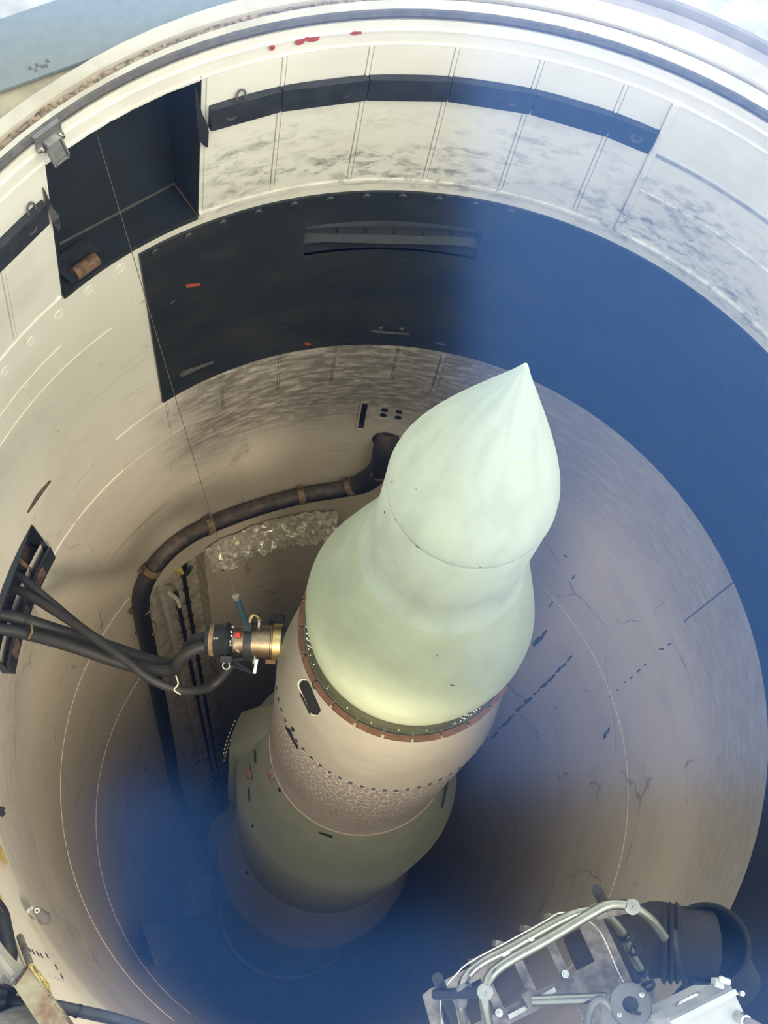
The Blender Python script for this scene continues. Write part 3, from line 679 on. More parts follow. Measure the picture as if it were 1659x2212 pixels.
# chipped red primer, scuffs
for q in ([(581, 104), (586, 98), (592, 98), (595, 103), (591, 109), (585, 110)],
          [(637, 92), (642, 86), (655, 84), (662, 80), (676, 81), (691, 78), (689, 87), (680, 90), (668, 91), (660, 88), (655, 95), (646, 98), (639, 97)],
          [(756, 72), (763, 68), (772, 68), (781, 68), (781, 74), (773, 74), (768, 77), (760, 76)]):
    decal('primer_patch', q, onw, 'redpaint', wall, .009, 1, .010)
for q, mt in (([(401, 618), (404, 614), (432, 612), (433, 617), (420, 619), (405, 622)], 'redpaint'), ([(802, 714), (806, 713), (845, 717), (884, 720), (883, 724), (845, 721), (803, 718)], 'gasket'), ([(938, 740), (950, 740), (963, 744), (961, 747), (948, 744)], 'grey_metal'), ([(657, 743), (660, 740), (670, 741), (673, 745), (664, 747)], 'redpaint'), ([(388, 808), (396, 801), (460, 780), (462, 783), (440, 793), (392, 815)], 'gasket')):
    decal('scrape', q, lambda x, y, o: at_wall(x, y, o+.012), mt, band, .0015, 1)
for px, py in ((822, 708), (867, 710)):
    p = at_wall(px, py, .012); obj('stud', MB().lathe([(0, .012), (.006, .009), (.008, .001)], p, frame_at(p)[0], 10), M['gasket'], band)
decal('groove', [(108, 1037), (111, 1040), (63, 1107), (58, 1108), (80, 1068)], onw, 'rust', wall, .003, 1)
random.seed(11)
def chain(x0, y0, x1, y1, n, w, mat='stainspot'):
    for k in range(n):
        f = (k+random.uniform(-.3, .3))/max(1, n-1); x, y = x0+(x1-x0)*f+random.uniform(-2, 2), y0+(y1-y0)*f+random.uniform(-2, 2); r = w*random.uniform(.5, 1.3)
        dx, dy = (x1-x0), (y1-y0); L = math.hypot(dx, dy); dx, dy = dx/L, dy/L
        P = []
        for i in range(7):
            a = 2*math.pi*i/7; q = r*random.uniform(.7, 1.2); P.append((x+q*1.9*math.cos(a)*dx-q*.8*math.sin(a)*dy, y+q*1.9*math.cos(a)*dy+q*.8*math.sin(a)*dx))
        decal('stain_spot', P, onw, mat, wall, .002, 1)
M['stainspot'] = simple('dark_stain', (.13, .125, .12), .7, 0, .4, 30)
chain(1065, 1590, 1235, 1418, 22, 4); chain(1323, 1500, 1390, 1438, 6, 3); chain(1425, 1405, 1445, 1394, 3, 3)
chain(1156, 1388, 1178, 1366, 5, 8); chain(1308, 1590, 1312, 1580, 2, 5); chain(1240, 1246, 1242, 1244, 1, 4); chain(1219, 1202, 1221, 1204, 1, 3)
chain(1080, 408, 1080, 400, 1, 3); chain(1012, 440, 1014, 441, 1, 3)
for q in ([(1476, 1342), (1478, 1344), (1592, 1254), (1590, 1251)], [(1184, 1312), (1186, 1313), (1195, 1300), (1193, 1299)]): decal('seam_line', q, onw, 'stainspot', wall, .002, 2)
# guide wire from the recess down to the connector handle
wp0 = at_t(209, 290, 3.62); wp1 = at_t(509, 1287, 4.62)
wr = obj('guide_wire', MB().tube([wp0+(wp1-wp0)*k/10-Vector((0, 0, .03*math.sin(math.pi*k/10))) for k in range(11)], .0015, 6), simple('wire_grey', (.10, .09, .07), .6, 0))
tag(wr, 'thin taut wire running from the black recess down to the blue handle', 'wire')

# ================================================================== the middle belt: slot, holes, conduit, foil, chase
a0, a1, zb, zt = SLOT
sl = thing('slot_fixture', 'narrow upright slot with pale frame in the far wall', 'fixture', cyl(106.4, R0, zb))
mb = MB()
for q0, q1, q2, q3 in ((a0-.35, a0, zb-.02, zt+.02), (a1, a1+.35, zb-.02, zt+.02), (a0, a1, zt, zt+.02), (a0, a1, zb-.02, zb)):
    mb.cplate(q0, q1, q2, q3, .008, .014, 1)
obj('frame', mb, M['wall'], sl, smooth=False)
obj('pocket', MB().hexa([cyl(a0, R0+.06, zb), cyl(a1, R0+.06, zb), cyl(a1, R0+.1, zb), cyl(a0, R0+.1, zb), cyl(a0, R0+.06, zt), cyl(a1, R0+.06, zt), cyl(a1, R0+.1, zt), cyl(a0, R0+.1, zt)]).hexa([cyl(a0, R0, zb-.01), cyl(a1, R0, zb-.01), cyl(a1, R0+.1, zb-.01), cyl(a0, R0+.1, zb-.01), cyl(a0, R0, zb), cyl(a1, R0, zb), cyl(a1, R0+.1, zb), cyl(a0, R0+.1, zb)]), M['slate'], sl, smooth=False)
for a in (a0, a1): obj('pocket_side', MB().hexa([cyl(a-.08, R0-.004, zb-.01), cyl(a+.08, R0-.004, zb-.01), cyl(a+.08, R0+.1, zb-.01), cyl(a-.08, R0+.1, zb-.01), cyl(a-.08, R0-.004, zt+.01), cyl(a+.08, R0-.004, zt+.01), cyl(a+.08, R0+.1, zt+.01), cyl(a-.08, R0+.1, zt+.01)]), M['slate'], sl, smooth=False)
obj('spring_clip', MB().tube([cyl(a0+.2, R0+.05, zt-.03), cyl(106.45, R0+.03, zt-.09), cyl(a1-.2, R0+.05, zt-.03)], .006, 6), M['gasket'], sl)
for px, py in ((831, 886), (862, 890), (828, 897), (860, 902)):
    decal('bolt_hole', dslot(px-3.5, py-.5, px+3.5, py+.5, 3.8), onw, 'holeblack', wall, .002, 1)
# foil strip
fth = [139.6-(139.6-107.9)*i/44 for i in range(45)]; vs = []; fs = []
for j in range(8):
    for i, th in enumerate(fth):
        vs.append(cyl(th+random.uniform(-.25, .25), R0-.02-.10*j/7+random.uniform(-.022, .020)*(1 if j else .2), -2.18-.34*j/7+random.uniform(-.02, .02)))
for j in range(7):
    for i in range(44):
        k = j*45+i; fs += ([(k, k+1, k+46), (k, k+46, k+45)] if (i+j) % 2 else [(k, k+1, k+45), (k+1, k+46, k+45)])
fo = obj('foil_wrap', MB().add(vs, fs), M['foil'], ang=12, fix=False); tag(fo, 'crinkled silver foil strip on the wall below the curving cable bundle', 'foil')
# cable bundle with clamps
cb_px = [(834, 938), (830, 975), (820, 1012), (790, 1040), (740, 1056), (650, 1071), (550, 1098), (447, 1137), (385, 1172), (335, 1222), (308, 1275), (306, 1325), (320, 1395)]
cb_pt = [at_wall(834, 950, -.02)+Vector((0, 0, .1))]+[at_wall(x, y, .055) for x, y in cb_px[1:]]+[at_wall(x, y, .06) for x, y in ((348, 1530), (366, 1620), (388, 1720))]
cb_pt += [Vector((cb_pt[-1].x, cb_pt[-1].y, -15.5))]
bun = thing('cable_bundle', 'thick dusty black cable bundle curving along the wall above the foil', 'cable bundle', cb_pt[6])
obj('sheath', MB().tube(cb_pt[:1]+cb_pt[1:], [.075]*4+[.058]*9+[.062]*(len(cb_pt)-13), 14, smooth=5), M['bundle'], bun)
obj('wall_collar', MB().lathe([(0, .085), (.012, .085), (.012, .07)], at_wall(833, 948, .0), frame_at(at_wall(833, 948))[0], 20), M['rubber'], bun)
for k, ((x, y), (dx, dy)) in enumerate((((760, 1050), (1, -.3)), ((651, 1070), (1, -.2)), ((447, 1136), (1, -.4)), ((327, 1230), (.6, -1)), ((308, 1310), (0, -1)), ((320, 1357), (-.1, -1)), ((822, 1015), (.3, -1)))):
    c = at_wall(x, y, .055); c2 = at_wall(x+dx*10, y+dy*10, .055); ax = (c2-c).normalized(); rr_ = .066 if k < 6 else .08
    hw = .022 if k < 4 else .009
    obj('clamp_band', MB().lathe([(-hw, rr_), (hw, rr_), (hw, rr_-.012), (-hw, rr_-.012)], c, ax, 20, True), M['clamp'], bun)
    n = frame_at(c)[0]; s = ax.cross(n).normalized(); s = s if s.z > 0 else -s
    if k >= 4: s = Vector((-.4, -.8, .3)).normalized()
    obj('clamp_ear', MB().box(c+s*(rr_+.014)-n*.02, (.036, .03, .02), Matrix((s, ax, s.cross(ax))).transposed()), M['rust'], bun, smooth=False)
# vertical chase
a0, a1, zb, zt = CHASE
ch = thing('cable_chase', 'tall recessed beige chase in the wall carrying conduits downward', 'chase', cyl(148, R0+.1, Z_FLOOR))
dp = .16
mb = MB(); 
for i in range(6):
    t0, t1 = a0+(a1-a0)*i/6, a0+(a1-a0)*(i+1)/6
    mb.hexa([cyl(t0, R0+dp, zb), cyl(t1, R0+dp, zb), cyl(t1, R0+dp+.03, zb), cyl(t0, R0+dp+.03, zb), cyl(t0, R0+dp, zt+.02), cyl(t1, R0+dp, zt+.02), cyl(t1, R0+dp+.03, zt+.02), cyl(t0, R0+dp+.03, zt+.02)])
obj('back_panel', mb, M['chase_paint'], ch)
for a in (a0, a1):
    obj('side_panel', MB().hexa([cyl(a-.1, R0-.003, zb), cyl(a+.1, R0-.003, zb), cyl(a+.1, R0+dp+.02, zb), cyl(a-.1, R0+dp+.02, zb), cyl(a-.1, R0-.003, zt), cyl(a+.1, R0-.003, zt), cyl(a+.1, R0+dp+.02, zt), cyl(a-.1, R0+dp+.02, zt)]), M['chase_paint'], ch, smooth=False)
mb = MB()
for i in range(6):
    t0, t1 = a0+(a1-a0)*i/6, a0+(a1-a0)*(i+1)/6
    mb.hexa([cyl(t0, R0, zt), cyl(t1, R0, zt), cyl(t1, R0+dp, zt), cyl(t0, R0+dp, zt), cyl(t0, R0, zt+.02), cyl(t1, R0, zt+.02), cyl(t1, R0+dp, zt+.02), cyl(t0, R0+dp, zt+.02)])
obj('lintel', mb, M['wall'], ch)
def riser(name, label, cat, th, r, off, mat, z0=-2.5, clips=0, kink=None, group=None):
    top = cyl(th, R0+dp-off, z0); bot = cyl(th, R0+dp-off, Z_FLOOR+.02)
    t = thing(name, label, cat, bot, group)
    pts = [bot, top] if not kink else [bot, top-Vector((0, 0, .45)), top-Vector((0, 0, .25))+kink*.4, top+kink]
    obj('run', MB().tube(pts, r, 10, smooth=4 if kink else 0), M[mat], t)
    for k in range(clips):
        z = z0-.35-.33*k; p = cyl(th, R0+dp-off*.5, z); n, tg, zz = frame_at(p)
        obj('clip', MB().box(p+n*.012, (.052, .03, .012), Matrix((tg, n, zz)).transposed()), M['clip'], t, smooth=False)
    return t
riser('conduit', 'cream painted conduit nearest the cable bundle in the wall chase', 'conduit', 155.3, .026, .05, 'conduit')
riser('conduit', 'cream painted conduit in the middle of the wall chase', 'conduit', 150.0, .030, .05, 'conduit', kink=cyl(152, .06, .06))
riser('clipped_cable', 'left of two black cables clipped down the wall chase', 'cable', 146.2, .018, .03, 'rubber', -3.1, 10)
riser('clipped_cable', 'right of two black cables clipped down the wall chase, bent at its top', 'cable', 143.6, .018, .03, 'rubber', -2.5, 10, kink=cyl(141.5, -.14, .12))
jb = thing('junction_plate', 'crumpled pale yellow plate at the top of the wall chase', 'plate', at_t(380, 1225, 7.5))
obj('plate', MB().slab([at_t(x, y, tt) for x, y, tt in ((362, 1210, 7.4), (376, 1205, 7.5), (392, 1225, 7.5), (398, 1240, 7.55), (385, 1245, 7.45), (366, 1225, 7.4))], [at_t(x, y, tt+.05) for x, y, tt in ((362, 1210, 7.4), (376, 1205, 7.5), (392, 1225, 7.5), (398, 1240, 7.55), (385, 1245, 7.45), (366, 1225, 7.4))]), M['yellow'], jb, smooth=False)
obj('brace', MB().tube([at_t(365, 1280, 7.75), at_t(382, 1293, 7.72), at_t(388, 1310, 7.8)], .016, 6), M['conduit'], jb)

# ================================================================== umbilical connector
cA, cB = at_t(617, 1389, 4.90), at_t(436, 1381, 4.90)
ax = (cB-cA).normalized(); L = (cB-cA).length
um = thing('umbilical_connector', 'bronze and black umbilical connector plugged into the side of the missile', 'connector', cA)
def cp(s): return cA+ax*(s*L)
def ct(s, px, py): return at_t(px, py, 4.90)
RC = .083
obj('brass_ring', MB().lathe([(.0, RC*.97), (.004, RC*1.06), (.040, RC*1.06), (.044, RC*.97)], cA+ax*.012, ax, 40), M['brass'], um)
obj('base_flange', MB().lathe([(-.045, RC*.85), (-.045, RC*1.02), (.012, RC*1.02)], cA, ax, 32), M['dark_metal'], um)
obj('bronze_body', MB().lathe([(.056, RC*.96), (.062, RC*.98), (.066, RC*.93), (.155, RC*.93), (.155, RC*.6)], cA, ax, 40), M['bronze'], um)
obj('yoke_ring', MB().lathe([(.150, RC*.95), (.150, RC*1.10), (.185, RC*1.10), (.185, RC*.80)], cA, ax, 32), M['dark_metal'], um, ang=25)
obj('middle_body', MB().lathe([(.185, RC*.82), (.235, RC*.82), (.235, RC*.7)], cA, ax, 32), M['bronze'], um)
obj('socket_shell', MB().lathe([(.232, RC*.5), (.240, RC*.72), (.262, RC*.98), (.270, RC*1.03), (.275, RC*.98), (.31, RC*.90), (.362, RC*.84), (.372, RC*.6), (.372, .002)], cA, ax, 36), M['dark_metal'], um)
obj('shell_band', MB().lathe([(.325, RC*.885), (.328, RC*.92), (.345, RC*.90), (.346, RC*.85)], cA, ax, 36), M['clamp'], um)
toc = (CAM-cp(.5)).normalized(); side = ax.cross(toc).normalized(); front = side.cross(ax).normalized()
if side.dot(_u) < 0: side = -side
def ring_pt(d, a, r=RC): return cA+ax*d+r*(math.cos(a)*front+math.sin(a)*side)
ho = Vector((0, 0, 0))
h0, h1 = at_t(533, 1350, 4.78), at_t(510, 1290, 4.66)
hd = obj('handle', MB().tube([h0, h1], .014, 12), M['navy'], um)
obj('handle_cap', MB().tube([h1-(h1-h0).normalized()*.012, h1+(h1-h0).normalized()*.006], .0165, 12), M['steel'], hd)
obj('handle_base', MB().box(ring_pt(.170, .75, RC*1.12), (.040, .035, .045), Matrix((ax, side, front)).transposed()), M['dark_metal'], um, smooth=False)
obj('red_knob', MB().lathe([(-.01, .0145), (.006, .0145), (.010, .010), (.011, .001)], ring_pt(.212, .35, RC*.95), front, 14), M['red'], um)
for d, a in ((.240, .9), (.243, .55), (.240, .3), (.243, -.05), (.243, -.25), (.305, .1), (.318, .1), (.155, .35), (.160, -.1), (.225, -.45)):
    obj('lock_bolt', MB().lathe([(-.01, .0075), (.004, .0075), (.008, .004), (.009, .001)], ring_pt(d, a, RC*.93 if d < .3 else RC*.90), (math.cos(a)*front+math.sin(a)*side), 10), M['steel'], um)
for d, a in ((.135, -1.25), (.125, 1.2)):
    p = ring_pt(d, a, RC*.92); dr = math.cos(a)*front+math.sin(a)*side
    obj('spigot', MB().lathe([(-.01, .013), (.022, .013), (.022, .010), (.034, .010), (.034, .001)], p, dr, 12), M['steel'], um)
obj('spring_strap', MB().tube([ring_pt(.170, 1.2, RC*1.05), ring_pt(.158, 1.45, RC*1.42), ring_pt(.135, 1.4, RC*1.40), ring_pt(.112, 1.25, RC*1.18)], .008, 6, smooth=4), M['brass'], um)
obj('latch_arc', MB().tube([ring_pt(.236, .25, RC*.88), ring_pt(.232, -.15, RC*.92), ring_pt(.222, -.5, RC*.92), ring_pt(.205, -.75, RC*.90)], .006, 6, smooth=4), M['steel'], um)
g0, g1, g2 = at_t(498, 1425, 4.86), at_t(548, 1422, 4.86), at_t(545, 1454, 4.83); g3 = at_t(497, 1436, 4.86)
obj('lower_link', MB().tube([g0, g1], .007, 6), M['dark_metal'], um)
obj('lower_link', MB().tube([at_t(500, 1424, 4.87), g2], .007, 6), M['dark_metal'], um)
obj('lower_link', MB().tube([g3, g2], .006, 6), M['dark_metal'], um)
obj('link_ring', MB().lathe([(-.004, .014), (-.004, .019), (.004, .019), (.004, .014)], at_t(489, 1438, 4.86), front, 18, True), M['steel'], um)
obj('lever_tag', MB().slab([at_t(x, y, 4.80) for x, y in ((552, 1424), (558, 1424), (553, 1455), (546, 1455))], [at_t(x, y, 4.815) for x, y in ((552, 1424), (558, 1424), (553, 1455), (546, 1455))]), M['steel'], um, smooth=False)
obj('lower_bracket', MB().box(ring_pt(.262, -1.25, RC*1.1), (.05, .03, .05), Matrix((ax, side, front)).transposed()), M['dark_metal'], um, smooth=False)
obj('copper_lug', MB().box(ring_pt(.06, -1.35, RC*1.08), (.05, .02, .02), Matrix((ax, side, front)).transposed()), M['copper'], um, smooth=False)
gb = at_t(612, 1343, 5.05); obj('rear_boot', MB().lathe([(0, .035), (.05, .03), (.07, .015), (.071, .001)], gb, (-_r+_u*.2), 14), M['rubber'], um)

# cables between the wall bracket and the connector
def cable(pts, r, label, sm=6):
    o = obj('umbilical_cable', MB().tube([at_t(*p) for p in pts], r, 12, smooth=sm), M['cable']); return tag(o, label, 'cable', 'umbilical cables')
cable([(-40, 1322, 4.85), (30, 1333, 4.9), (120, 1360, 4.97), (230, 1395, 5.03), (330, 1428, 5.07), (385, 1432, 5.03), (405, 1405, 4.96), (420, 1385, 4.93), (445, 1378, 4.92)], .030, 'upper thick black umbilical cable entering at the left edge and hooking up into the connector')
cable([(-40, 1352, 4.80), (50, 1368, 4.86), (150, 1395, 4.88), (260, 1432, 4.92), (330, 1448, 4.95), (375, 1446, 4.93), (392, 1420, 4.87), (425, 1400, 4.86), (446, 1396, 4.87)], .028, 'lowest thick black umbilical cable at the left edge, running under its neighbour')
cable([(18, 1232, 5.0), (50, 1250, 4.97), (110, 1300, 4.96), (180, 1358, 4.97), (240, 1396, 5.09), (300, 1428, 5.16), (372, 1440, 5.2)], .019, 'uppermost thin black umbilical cable leaving the corner of the wall bracket')
cable([(8, 1262, 4.98), (60, 1285, 4.93), (130, 1328, 4.9), (200, 1375, 4.86), (270, 1425, 4.83), (330, 1470, 4.84), (400, 1492, 4.9), (460, 1480, 5.0), (500, 1435, 4.98)], .021, 'thin black umbilical cable crossing over the thick pair and looping under the connector')
tt = obj('cable_tie', MB().tube([at_t(66, 1345, 4.84), at_t(70, 1362, 4.80), at_t(62, 1380, 4.82)], .005, 6, smooth=3), M['clamp']); tag(tt, 'tan strap tied round the thick black cables near the left edge', 'strap')
t2 = obj('twine', MB().tube([at_t(380, 1460, 4.8), at_t(385, 1478, 4.78), at_t(376, 1490, 4.79), at_t(390, 1500, 4.78)], .0035, 6, smooth=3), M['conduit']); tag(t2, 'pale twine knotted round the looping cable', 'twine')
# wall bracket recess on the left
a0, a1, zb, zt = BRK
wb = thing('cable_bracket', 'black steel cable outlet recessed in the left wall with rusty lower ledge', 'bracket', cyl(185, R0, zb))
mb = MB(); N8 = 8
fa = [cyl(a0+(a1-a0)*i/N8, R0-.05, zb-.10) for i in range(N8+1)]; fb = [cyl(a0+(a1-a0)*i/N8, R0+.12, zb-.10) for i in range(N8, -1, -1)]
obj('ledge', MB().slab(fa+fb, [p-Vector((0, 0, .03)) for p in fa+fb]), M['rust'], wb, smooth=False)
obj('ledge_face', MB().cplate(a0, a1, zb-.135, zb+.005, .055, .012), M['black_rail'], wb)
obj('back_panel', MB().cplate(a0, a1, zb-.11, zt+.02, -.10, .02), M['black_in'], wb)
for i, (t0, t1) in enumerate(((176.5, 179.5), (183, 185.5), (188.5, 191))):
    obj('ledge_tab', MB().cplate(t0, t1, zb-.09, zb-.01, .062, .010, 1), M['rust'] if i != 1 else M['gasket'], wb, smooth=False)
for a in (a0, a1):
    obj('side_panel', MB().hexa([cyl(a-.1, R0-.05, zb-.12), cyl(a+.1, R0-.05, zb-.12), cyl(a+.1, R0+.12, zb-.12), cyl(a-.1, R0+.12, zb-.12), cyl(a-.1, R0-.004, zt), cyl(a+.1, R0-.004, zt), cyl(a+.1, R0+.12, zt), cyl(a-.1, R0+.12, zt)]), M['black_in'], wb, smooth=False)
obj('top_panel', MB().hexa([cyl(a0, R0-.002, zt), cyl(a1, R0-.002, zt), cyl(a1, R0+.12, zt), cyl(a0, R0+.12, zt), cyl(a0, R0-.002, zt+.012), cyl(a1, R0-.002, zt+.012), cyl(a1, R0+.12, zt+.012), cyl(a0, R0+.12, zt+.012)]), M['black_in'], wb, smooth=False)
obj('gusset', MB().slab([cyl(177.0, R0-.03, zb-.09), cyl(177.0, R0+.09, zb-.09), cyl(177.0, R0+.07, zt-.06)], [cyl(177.6, R0-.03, zb-.09), cyl(177.6, R0+.09, zb-.09), cyl(177.6, R0+.07, zt-.06)]), M['rust'], wb, smooth=False)
for q in (((64, 1162), (68, 1160), (67, 1168), (63, 1172)), ((70, 1182), (76, 1181), (72, 1195), (66, 1196))):
    decal('bare_spot', list(q), lambda x, y, o: at_wall(x, y, o), 'steel', wb, -.03, 1)

# ================================================================== lower left corner
fx = thing('wall_lamp', 'small grey lamp with open end on the lower left wall', 'lamp', at_wall(85, 1985, .02))
c0 = at_wall(80, 1967, .05); c1 = at_wall(95, 1983, .05); n, tg, zz = frame_at(c0); dd = (c1-c0).normalized()
obj('shell', MB().tube([c0, c0+dd*.05, c1, c1+dd*.03], [.016, .022, .026, .018], 16), M['grey_metal'], fx)
obj('socket', MB().lathe([(0, .005), (0, .010), (.008, .010), (.008, .005)], c0+(CAM-c0).normalized()*.018, (CAM-c0), 14, True), M['steel'], fx)
obj('mount_bar', MB().box(at_wall(73, 1970, .02), (.012, .03, .10), Matrix((tg, n, zz)).transposed()@Matrix.Rotation(-.2, 3, 'Y')), M['white_paint'], fx, smooth=False)
def wallplate(name, poly, mat, parent, off=.02, back=.03, label=None):
    o = obj(name, MB().slab([at_wall(x, y, off) for x, y in poly], [at_wall(x, y, off-back) for x, y in poly]), M[mat], parent, smooth=False)
    if label: tag(o, label, 'plate')
    return o
cn = thing('corner_housing', 'rust stained olive and yellow steel housing on the lower left wall', 'housing', at_wall(80, 2120, .02))
wallplate('face_plate', [(58, 2088), (66, 2092), (150, 2200), (165, 2230), (95, 2230), (28, 2128)], 'khaki', cn, .05, .05)
wallplate('rust_edge', [(28, 2124), (58, 2084), (62, 2090), (33, 2130)], 'rust', cn, .07, .03)
wallplate('yellow_flange', [(61, 2085), (69, 2079), (106, 2124), (112, 2150), (104, 2142), (66, 2096)], 'yellow', cn, .09, .04)
wallplate('rusty_strip', [(64, 2096), (70, 2098), (125, 2165), (170, 2225), (160, 2225), (112, 2166)], 'rust', cn, .075, .02)
wallplate('grey_shelf', [(22, 2112), (57, 2086), (28, 2126), (18, 2122)], 'grey_metal', cn, .06, .03)
yp = wallplate('yellow_plate', [(-6, 1925), (2, 1935), (22, 1980), (10, 1978), (-8, 1950)], 'yellow', None, .05, .03, 'small yellow plate on the left wall at the frame edge beside the black hose')
y2 = wallplate('yellow_plate', [(-8, 1820), (2, 1825), (18, 1868), (8, 1862), (-8, 1850)], 'yellow', None, .03, .02, 'small rust flecked yellow plate above its larger twin on the left wall')
rb_ = thing('ribbed_hose', 'short grey ribbed hose end standing on the lower left wall', 'hose', at_wall(55, 2060, .04))
h0, h1 = at_wall(43, 2024, .02), at_wall(64, 2080, .02)
mbh = MB(); 
for k in range(18): mbh.lathe([(-.006, .009), (0, .012), (.006, .009)], h0+(h1-h0)*(k/17), (h1-h0), 12)
obj('ribs', mbh, M['galv'], rb_); obj('core', MB().tube([h0, h1], .0085, 10), M['gasket'], rb_)
for k, q in enumerate(((61, 2048), (68, 2052), (78, 2056), (86, 2060), (98, 2060), (118, 2085), (130, 2105))):
    decal('dark_slit', [(q[0], q[1]-1), (q[0]+2, q[1]-2), (q[0]+8, q[1]+9), (q[0]+6, q[1]+10)], onw, 'gasket', wall, .002, 1)
for k in range(6):
    decal('bright_nick', [(106+k*6, 2108+k*1.5), (108+k*6, 2107+k*1.5), (113+k*6, 2114+k*1.5), (111+k*6, 2115+k*1.5)], onw, 'white_paint', wall, .002, 1)
hz = obj('hose_loop', MB().tube([at_t(*p) for p in ((-30, 1940, 3.5), (-2, 1975, 3.45), (6, 2005, 3.42), (13, 2040, 3.4), (17, 2065, 3.4), (10, 2090, 3.38), (-5, 2105, 3.36), (-40, 2112, 3.36))], .030, 12, smooth=6), M['rubber']); tag(hz, 'thick black hose looping along the left frame edge above the clamp collar', 'hose')
h2 = obj('hose_loop', MB().tube([at_t(*p) for p in ((-20, 2070, 3.48), (2, 2082, 3.5), (12, 2095, 3.52), (14, 2112, 3.5), (8, 2135, 3.46), (-20, 2150, 3.44))], .026, 12, smooth=6), M['rubber']); tag(h2, 'lower inner black hose bend behind the looping hose at left', 'hose')
g = obj('weathered_board', MB().slab([at_t(x, y, tt) for x, y, tt in ((8, 2104, 2.8), (30, 2125, 2.8), (130, 2235, 2.5), (-40, 2235, 2.5), (-20, 2135, 2.8))], [at_t(x, y, tt+.05) for x, y, tt in ((8, 2104, 2.8), (30, 2125, 2.8), (130, 2235, 2.5), (-40, 2235, 2.5), (-20, 2135, 2.8))]), simple('weathered_grey', (.42, .42, .40), .7, 0, .4, 16), smooth=False); tag(g, 'weathered grey board under the black cable in the lower left corner', 'board')
bc = thing('lower_cable', 'long black cable crossing the lower left corner out of a clamp collar', 'cable', at_t(60, 2165, 2.7))
obj('run', MB().tube([at_t(*p) for p in ((0, 2160, 2.66), (50, 2167, 2.68), (110, 2172, 2.7), (180, 2186, 2.72), (260, 2205, 2.75), (360, 2240, 2.8))], .0155, 12, smooth=6), simple('lower_cable_sheath', (.055, .056, .06), .4, 0, .2, 20), bc)
q = at_t(4, 2161, 2.66); q2 = at_t(22, 2163, 2.67); q3 = at_t(36, 2165, 2.67)
obj('collar', MB().lathe([(-.03, .030), (-.03, .036), (0, .036), (.004, .028), (.018, .026), (.018, .018)], q, q2-q, 20), M['dark_metal'], bc)
for sx in (-1, 1): obj('collar_ear', MB().tube([q+_u*.036*sx, q3+_u*.024*sx], .008, 8), M['dark_metal'], bc)
obj('tie', MB().lathe([(-.003, .0165), (-.003, .0175), (.003, .0175), (.003, .0165)], at_t(168, 2184, 2.716), at_t(180, 2188, 2.72)-at_t(160, 2180, 2.71), 14, True), M['rubber'], bc)
hk = obj('cable_clip', MB().tube([at_t(-14, 1748, 4.5), at_t(2, 1748, 4.5), at_t(8, 1750, 4.5)], .012, 8).tube([at_t(-14, 1756, 4.5), at_t(3, 1757, 4.5), at_t(9, 1760, 4.5)], .012, 8).tube([at_t(-16, 1744, 4.5), at_t(-16, 1762, 4.7)], .012, 8), M['rubber']); tag(hk, 'small black forked clip on the wall at the left frame edge', 'clip')
# deep in the pit
bp = at_wall(338, 2040, .09); n, tg, zz = frame_at(bp)
kb = thing('wall_block', 'square speckled block on the deep lower left wall', 'block', bp)
obj('face', MB().slab([at_wall(x, y, .16) for x, y in ((305, 1995), (373, 1998), (380, 2062), (335, 2087))], [at_wall(x, y, -.01) for x, y in ((305, 1995), (373, 1998), (380, 2062), (335, 2087))]), M['speckblock'], kb, smooth=False)  # raised block face in uneven dark brown speckle
pp = obj('floor_plate', MB().slab([at_z(x, y, -14.6) for x, y in ((443, 1835), (461, 1880), (450, 1960), (420, 1985), (376, 1965), (395, 1890))], [at_z(x, y, -14.7) for x, y in ((443, 1835), (461, 1880), (450, 1960), (420, 1985), (376, 1965), (395, 1890))]), M['brownplate'], smooth=False)
tag(pp, 'dim brown plate at the bottom of the pit beside the missile base', 'plate')

# ================================================================== lower right machinery
ZP = 2.02
wf = thing('work_frame', 'galvanised perforated tray with two bent chrome handrails at the lower right', 'work frame', at_z(1150, 2120, ZP))
e_u = (285, -147); e_v = (95, 205)
def uv(u, v, z=ZP): return at_z(960+e_u[0]*u+e_v[0]*v, 2128+e_u[1]*u+e_v[1]*v, z)
us = [0, .05, .24, .30, .49, .55, .74, .80, .99, 1.07, 1.16]; vs_ = [-.04, .02, .10, .46, .52, .62, .92, 1.25]
def hole(u, v):
    if .10 < v < .46: return any(a < u < b for a, b in ((.05, .24), (.30, .49), (.55, .74), (.80, .99)))
    if .62 < v < .92: return .24 < u < .74 
    return False
obj('tray_plate', MB().grid(us, vs_, hole, lambda u, v: uv(u, v), lambda u, v: uv(u, v)-Vector((0, 0, .006))), M['galv'], wf, smooth=False)
edge = [(955, 2215), (952, 2165), (960, 2135), (985, 2105), (1015, 2078), (1100, 2032), (1180, 1988), (1200, 1975), (1220, 1971), (1250, 1975)]
obj('edge_rod', MB().tube([at_z(x, y, ZP+.06) for x, y in edge], .0019, 8, smooth=4), M['steel'], wf)
obj('edge_rod', MB().tube([at_z(x, y, ZP+.03) for x, y in ((1265, 1986), (1290, 2005), (1310, 2040), (1335, 2100), (1362, 2150))], .0019, 8, smooth=4), M['steel'], wf)
obj('side_lip', MB().slab([at_z(x, y, ZP+.05) for x, y in ((912, 2150), (930, 2135), (948, 2130), (960, 2215), (930, 2215))], [at_z(x, y, ZP-.03) for x, y in ((912, 2150), (930, 2135), (948, 2130), (960, 2215), (930, 2215))]), M['galv'], wf, smooth=False)
for x, y in ((1080, 2040), (1140, 2008), (1192, 1982), (1028, 2080)):
    obj('edge_tab', MB().box(at_z(x, y, ZP+.03), (.03, .012, .05)), M['galv'], wf, smooth=False)
